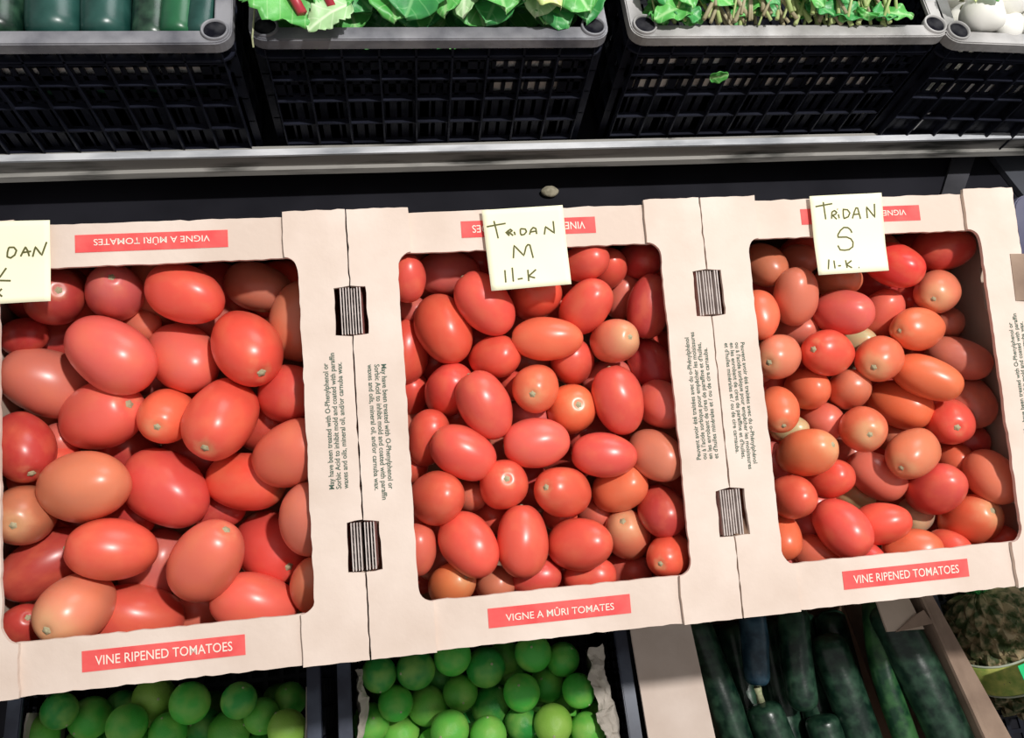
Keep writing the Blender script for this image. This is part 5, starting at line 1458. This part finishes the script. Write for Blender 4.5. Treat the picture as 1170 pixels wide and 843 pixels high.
BL = ['bunch of beet greens with red stems at the left of the second crate', 'bunch of beet greens left of centre in the second crate',
      'bunch of beet greens right of centre in the second crate', 'bunch of beet greens with a yellowish leaf at the right of the second crate']
rs = random.Random(9)
for k, (ls, lb) in enumerate(zip(LS, BL)):
    cx = .26 + k * .08
    t = empty('beet_green_bunch', (cx, .70, .74))
    bpy.context.view_layer.update()
    tag(t, lb, 'leafy greens', 'bunches of beet greens in the second crate')
    for j, (b0, t0, wd, mt) in enumerate(ls):
        leaf(t, b0, t0, wd * 1.15, M[mt], k * 5 + j, wave=.005, lift=.007)
        stalk(t, [b0, Vector(b0).lerp(Vector(t0), -.3) + Vector((0, 0, -.01)), (cx, .86, .74)], [.002, .003, .004], M['stem_red'])
    for j in range(16):       # filling leaves under and behind
        x = cx + rs.uniform(-.045, .05); y = rs.uniform(.585, .66) if j < 9 else rs.uniform(.66, .86)
        b0 = Vector((x, y + .07, .782 + rs.uniform(-.012, .012))); t0 = b0 + Vector((rs.uniform(-.04, .04), -.09, rs.uniform(-.03, .02)))
        t0.y = max(t0.y, .580); t0.x = min(max(t0.x, .238), .54); b0.x = min(max(b0.x, .238), .54)
        leaf(t, b0, t0, .075, M[rs.choice(['leaf', 'leaf_dark', 'leaf'])], j * 3 + k, wave=.006)
# the two red stems showing between leaves at the left
t = bpy.data.objects['beet_green_bunch']
stalk(t, [(.266, .571, .8215), (.257, .590, .8265), (.246, .640, .822)], .0050, M['stem_red'])
stalk(t, [(.293, .580, .8210), (.286, .600, .8255), (.272, .660, .818)], .0045, M['stem_red'])
# the loose leaf hanging over the rim
o = leaf(None, (.3110, .585, .8190), (.2700, .5575, .8130), .032, M['leaf_pale'], 3, wave=.002, lift=.004, toothy=.12)
o.name = 'beet_leaf'
tag(o, 'pale toothed leaf with a small hole hanging over the rim of the second crate', 'leaf')
# pale string hooked on the left rim of the second crate
bm = bmesh.new()
tube(bm, [(.2175, .553, .798), (.2175, .5585, .8035), (.2185, .575, .8045), (.2200, .600, .8050), (.230, .612, .812), (.243, .618, .822)], .0009, 6)
tag(fromb('string', bm, M['nub']), 'thin pale string hooked over the left corner of the second crate', 'string')

# herb bunches: stems and small leaves
HB = ['bunch of broad leaved herbs at the left of the third crate', 'bunch of herbs with thick pale stems left of centre in the third crate',
      'bunch of herbs with fine green stems right of centre in the third crate', 'bunch of small leaved herbs at the right of the third crate']
for k, lb in enumerate(HB):
    x0 = .612 + k * .072
    t = empty('herb_bunch', (x0 + .036, .70, .74))
    bpy.context.view_layer.update()
    tag(t, lb, 'herbs', 'bunches of herbs in the third crate')
    wd = .072 if k < 3 else .065
    for j in range(34):
        x = x0 + rs.random() * wd; lean = rs.uniform(-.07, .08)
        y0 = rs.uniform(.573, .590); z0 = CRZ + rs.uniform(-.008, .016)
        mt = M['stem_brown'] if (k == 1 and j % 3) or rs.random() < .12 else M['stem_green']
        if k == 0 and j > 12: continue
        if k == 3 and j > 16: continue
        stalk(t, [(min(max(x - lean * .3, .610), .90), y0, z0), (x, y0 + .035, z0 + .006), (x + lean, y0 + .09, z0 + .010), (x + lean * 1.6, y0 + .16, z0)], rs.uniform(.0012, .0026), mt)
    for j in range(34):
        x = x0 + rs.random() * wd; y = rs.uniform(.585, .67) if j < 26 else rs.uniform(.69, .86)
        z = CRZ + rs.uniform(-.006, .016) - (.0 if j < 26 else .012)
        a = rs.uniform(-1.2, 1.2) + (PI if rs.random() < .5 else 0)
        ln = rs.uniform(.035, .06) * (1.4 if k == 0 else .95)
        b0 = Vector((x, y, z)); t0 = b0 + Vector((math.sin(a) * ln, math.cos(a) * ln * .8, rs.uniform(-.01, .014)))
        t0.y = max(t0.y, .577); t0.x = min(max(t0.x, .612), .905)
        leaf(t, b0, t0, ln * .42, M[rs.choice(['leaf', 'leaf_dark', 'leaf'])], j + k * 9, wave=.003, lift=.004, toothy=.02)
# a loose leaf caught on the outside of the third crate
o = leaf(None, (.687, .5535, .7500), (.706, .5525, .7560), .013, M['leaf'], 5, up=(0, -1, .2), wave=.001, lift=.001, toothy=.0)
o.name = 'herb_leaf'
tag(o, 'small green leaf stuck on the outside of the third crate', 'leaf')

# white onions
OL = [((.989, .592, .800), .0230), ((1.028, .612, .806), .0225), ((1.020, .578, .793), .0165), ((1.052, .582, .795), .0170), ((1.070, .612, .800), .0215), ((.990, .640, .800), .020), ((1.045, .655, .800), .022)]
OLB = ['large white onion beside the corner socket of the far right crate', 'white onion behind and right of the large one', 'small white onion at the rim of the far right crate',
       'small white onion against the front rim near the photo edge', 'white onion at the right edge of the photo', 'white onion near the left wall of the far right crate', 'white onion at the back of the visible heap']
def onion(c, r, label, group):
    bm = bmesh.new(); seg, rings = 28, 18; R_ = []
    for j in range(rings + 1):
        th = PI * j / rings; z = -math.cos(th); rr_ = math.sin(th)
        if z > .8: z += (z - .8) * 1.4
        R_.append([bm.verts.new((rr_ * r * math.cos(2 * PI * k / seg), rr_ * r * math.sin(2 * PI * k / seg), z * r * .92)) for k in range(seg)])
    for a, b in zip(R_, R_[1:]):
        for k in range(seg):
            bm.faces.new((a[k], a[(k + 1) % seg], b[(k + 1) % seg], b[k]))
    bmesh.ops.remove_doubles(bm, verts=bm.verts[:], dist=1e-5)
    o = fromb('white_onion', bm, M['onion'], None, True)
    o.location = c; o.rotation_euler = (rs.uniform(-1, 1), rs.uniform(-1, 1), 0)
    tag(o, label, 'onion', group)
    bm = bmesh.new(); bmesh.ops.create_cone(bm, segments=10, radius1=.003, radius2=.0015, depth=.004, cap_ends=True)
    s = fromb('root_end', bm, M['nub'], o); s.location = (0, 0, -r * .93)
    return o
for (c, r), lb in zip(OL, OLB):
    onion(c, r, lb, 'white onions in the far right crate')
for a in range(6):
    for b in range(4):
        for lv in range(3):
            onion((.99 + a * .048, .60 + b * .05, .643 + lv * .045), .022, 'white onion in the hidden lower layers of the far right crate', 'hidden onions in the far right crate')
t = leaf(None, (.972, .612, .826), (.988, .584, .826), .018, M['leaf'], 2, wave=.002)
t.name = 'herb_leaf'
tag(t, 'green leaf scrap lying among the white onions', 'leaf')
o = leaf(None, (.948, .612, .822), (.962, .584, .824), .022, M['leaf_yellow'], 4, wave=.002)
o.name = 'onion_leaf'
tag(o, 'yellow green onion leaf scrap by the crate socket at top right', 'leaf')

# white sheets added inside the crates so the slots show bright
def slot_backing(label, x0, x1, y, z0, z1):
    bm = bmesh.new(); n_ = 30; g_ = []
    for j in range(7):
        z = z0 + (z1 - z0) * j / 6
        g_.append([bm.verts.new((x0 + (x1 - x0) * i / n_, y + .003 * noise.noise(Vector((i * .4, j * .7, x0 * 9))), z + .004 * noise.noise(Vector((i * .5, 3, 0))))) for i in range(n_ + 1)])
    for a, b in zip(g_, g_[1:]):
        for i in range(n_):
            bm.faces.new((a[i], a[i + 1], b[i + 1], b[i]))
    o = fromb('paper_liner', bm, M['slot_white'])
    md = o.modifiers.new('s', 'SOLIDIFY'); md.thickness = .0004
    tag(o, label, 'paper')
slot_backing('added white sheet behind the slots of the third crate', .612, .915, .5765, .700, .785)
slot_backing('added white sheet seen through the slots of the far right crate', .985, 1.27, .562, .645, .785)
slot_backing('added pale sheet behind the slots of the top left crate', -.12, .165, .5725, .74, .785)
slot_backing('added white sheet behind the right slots of the second crate', .455, .530, .5765, .70, .785)
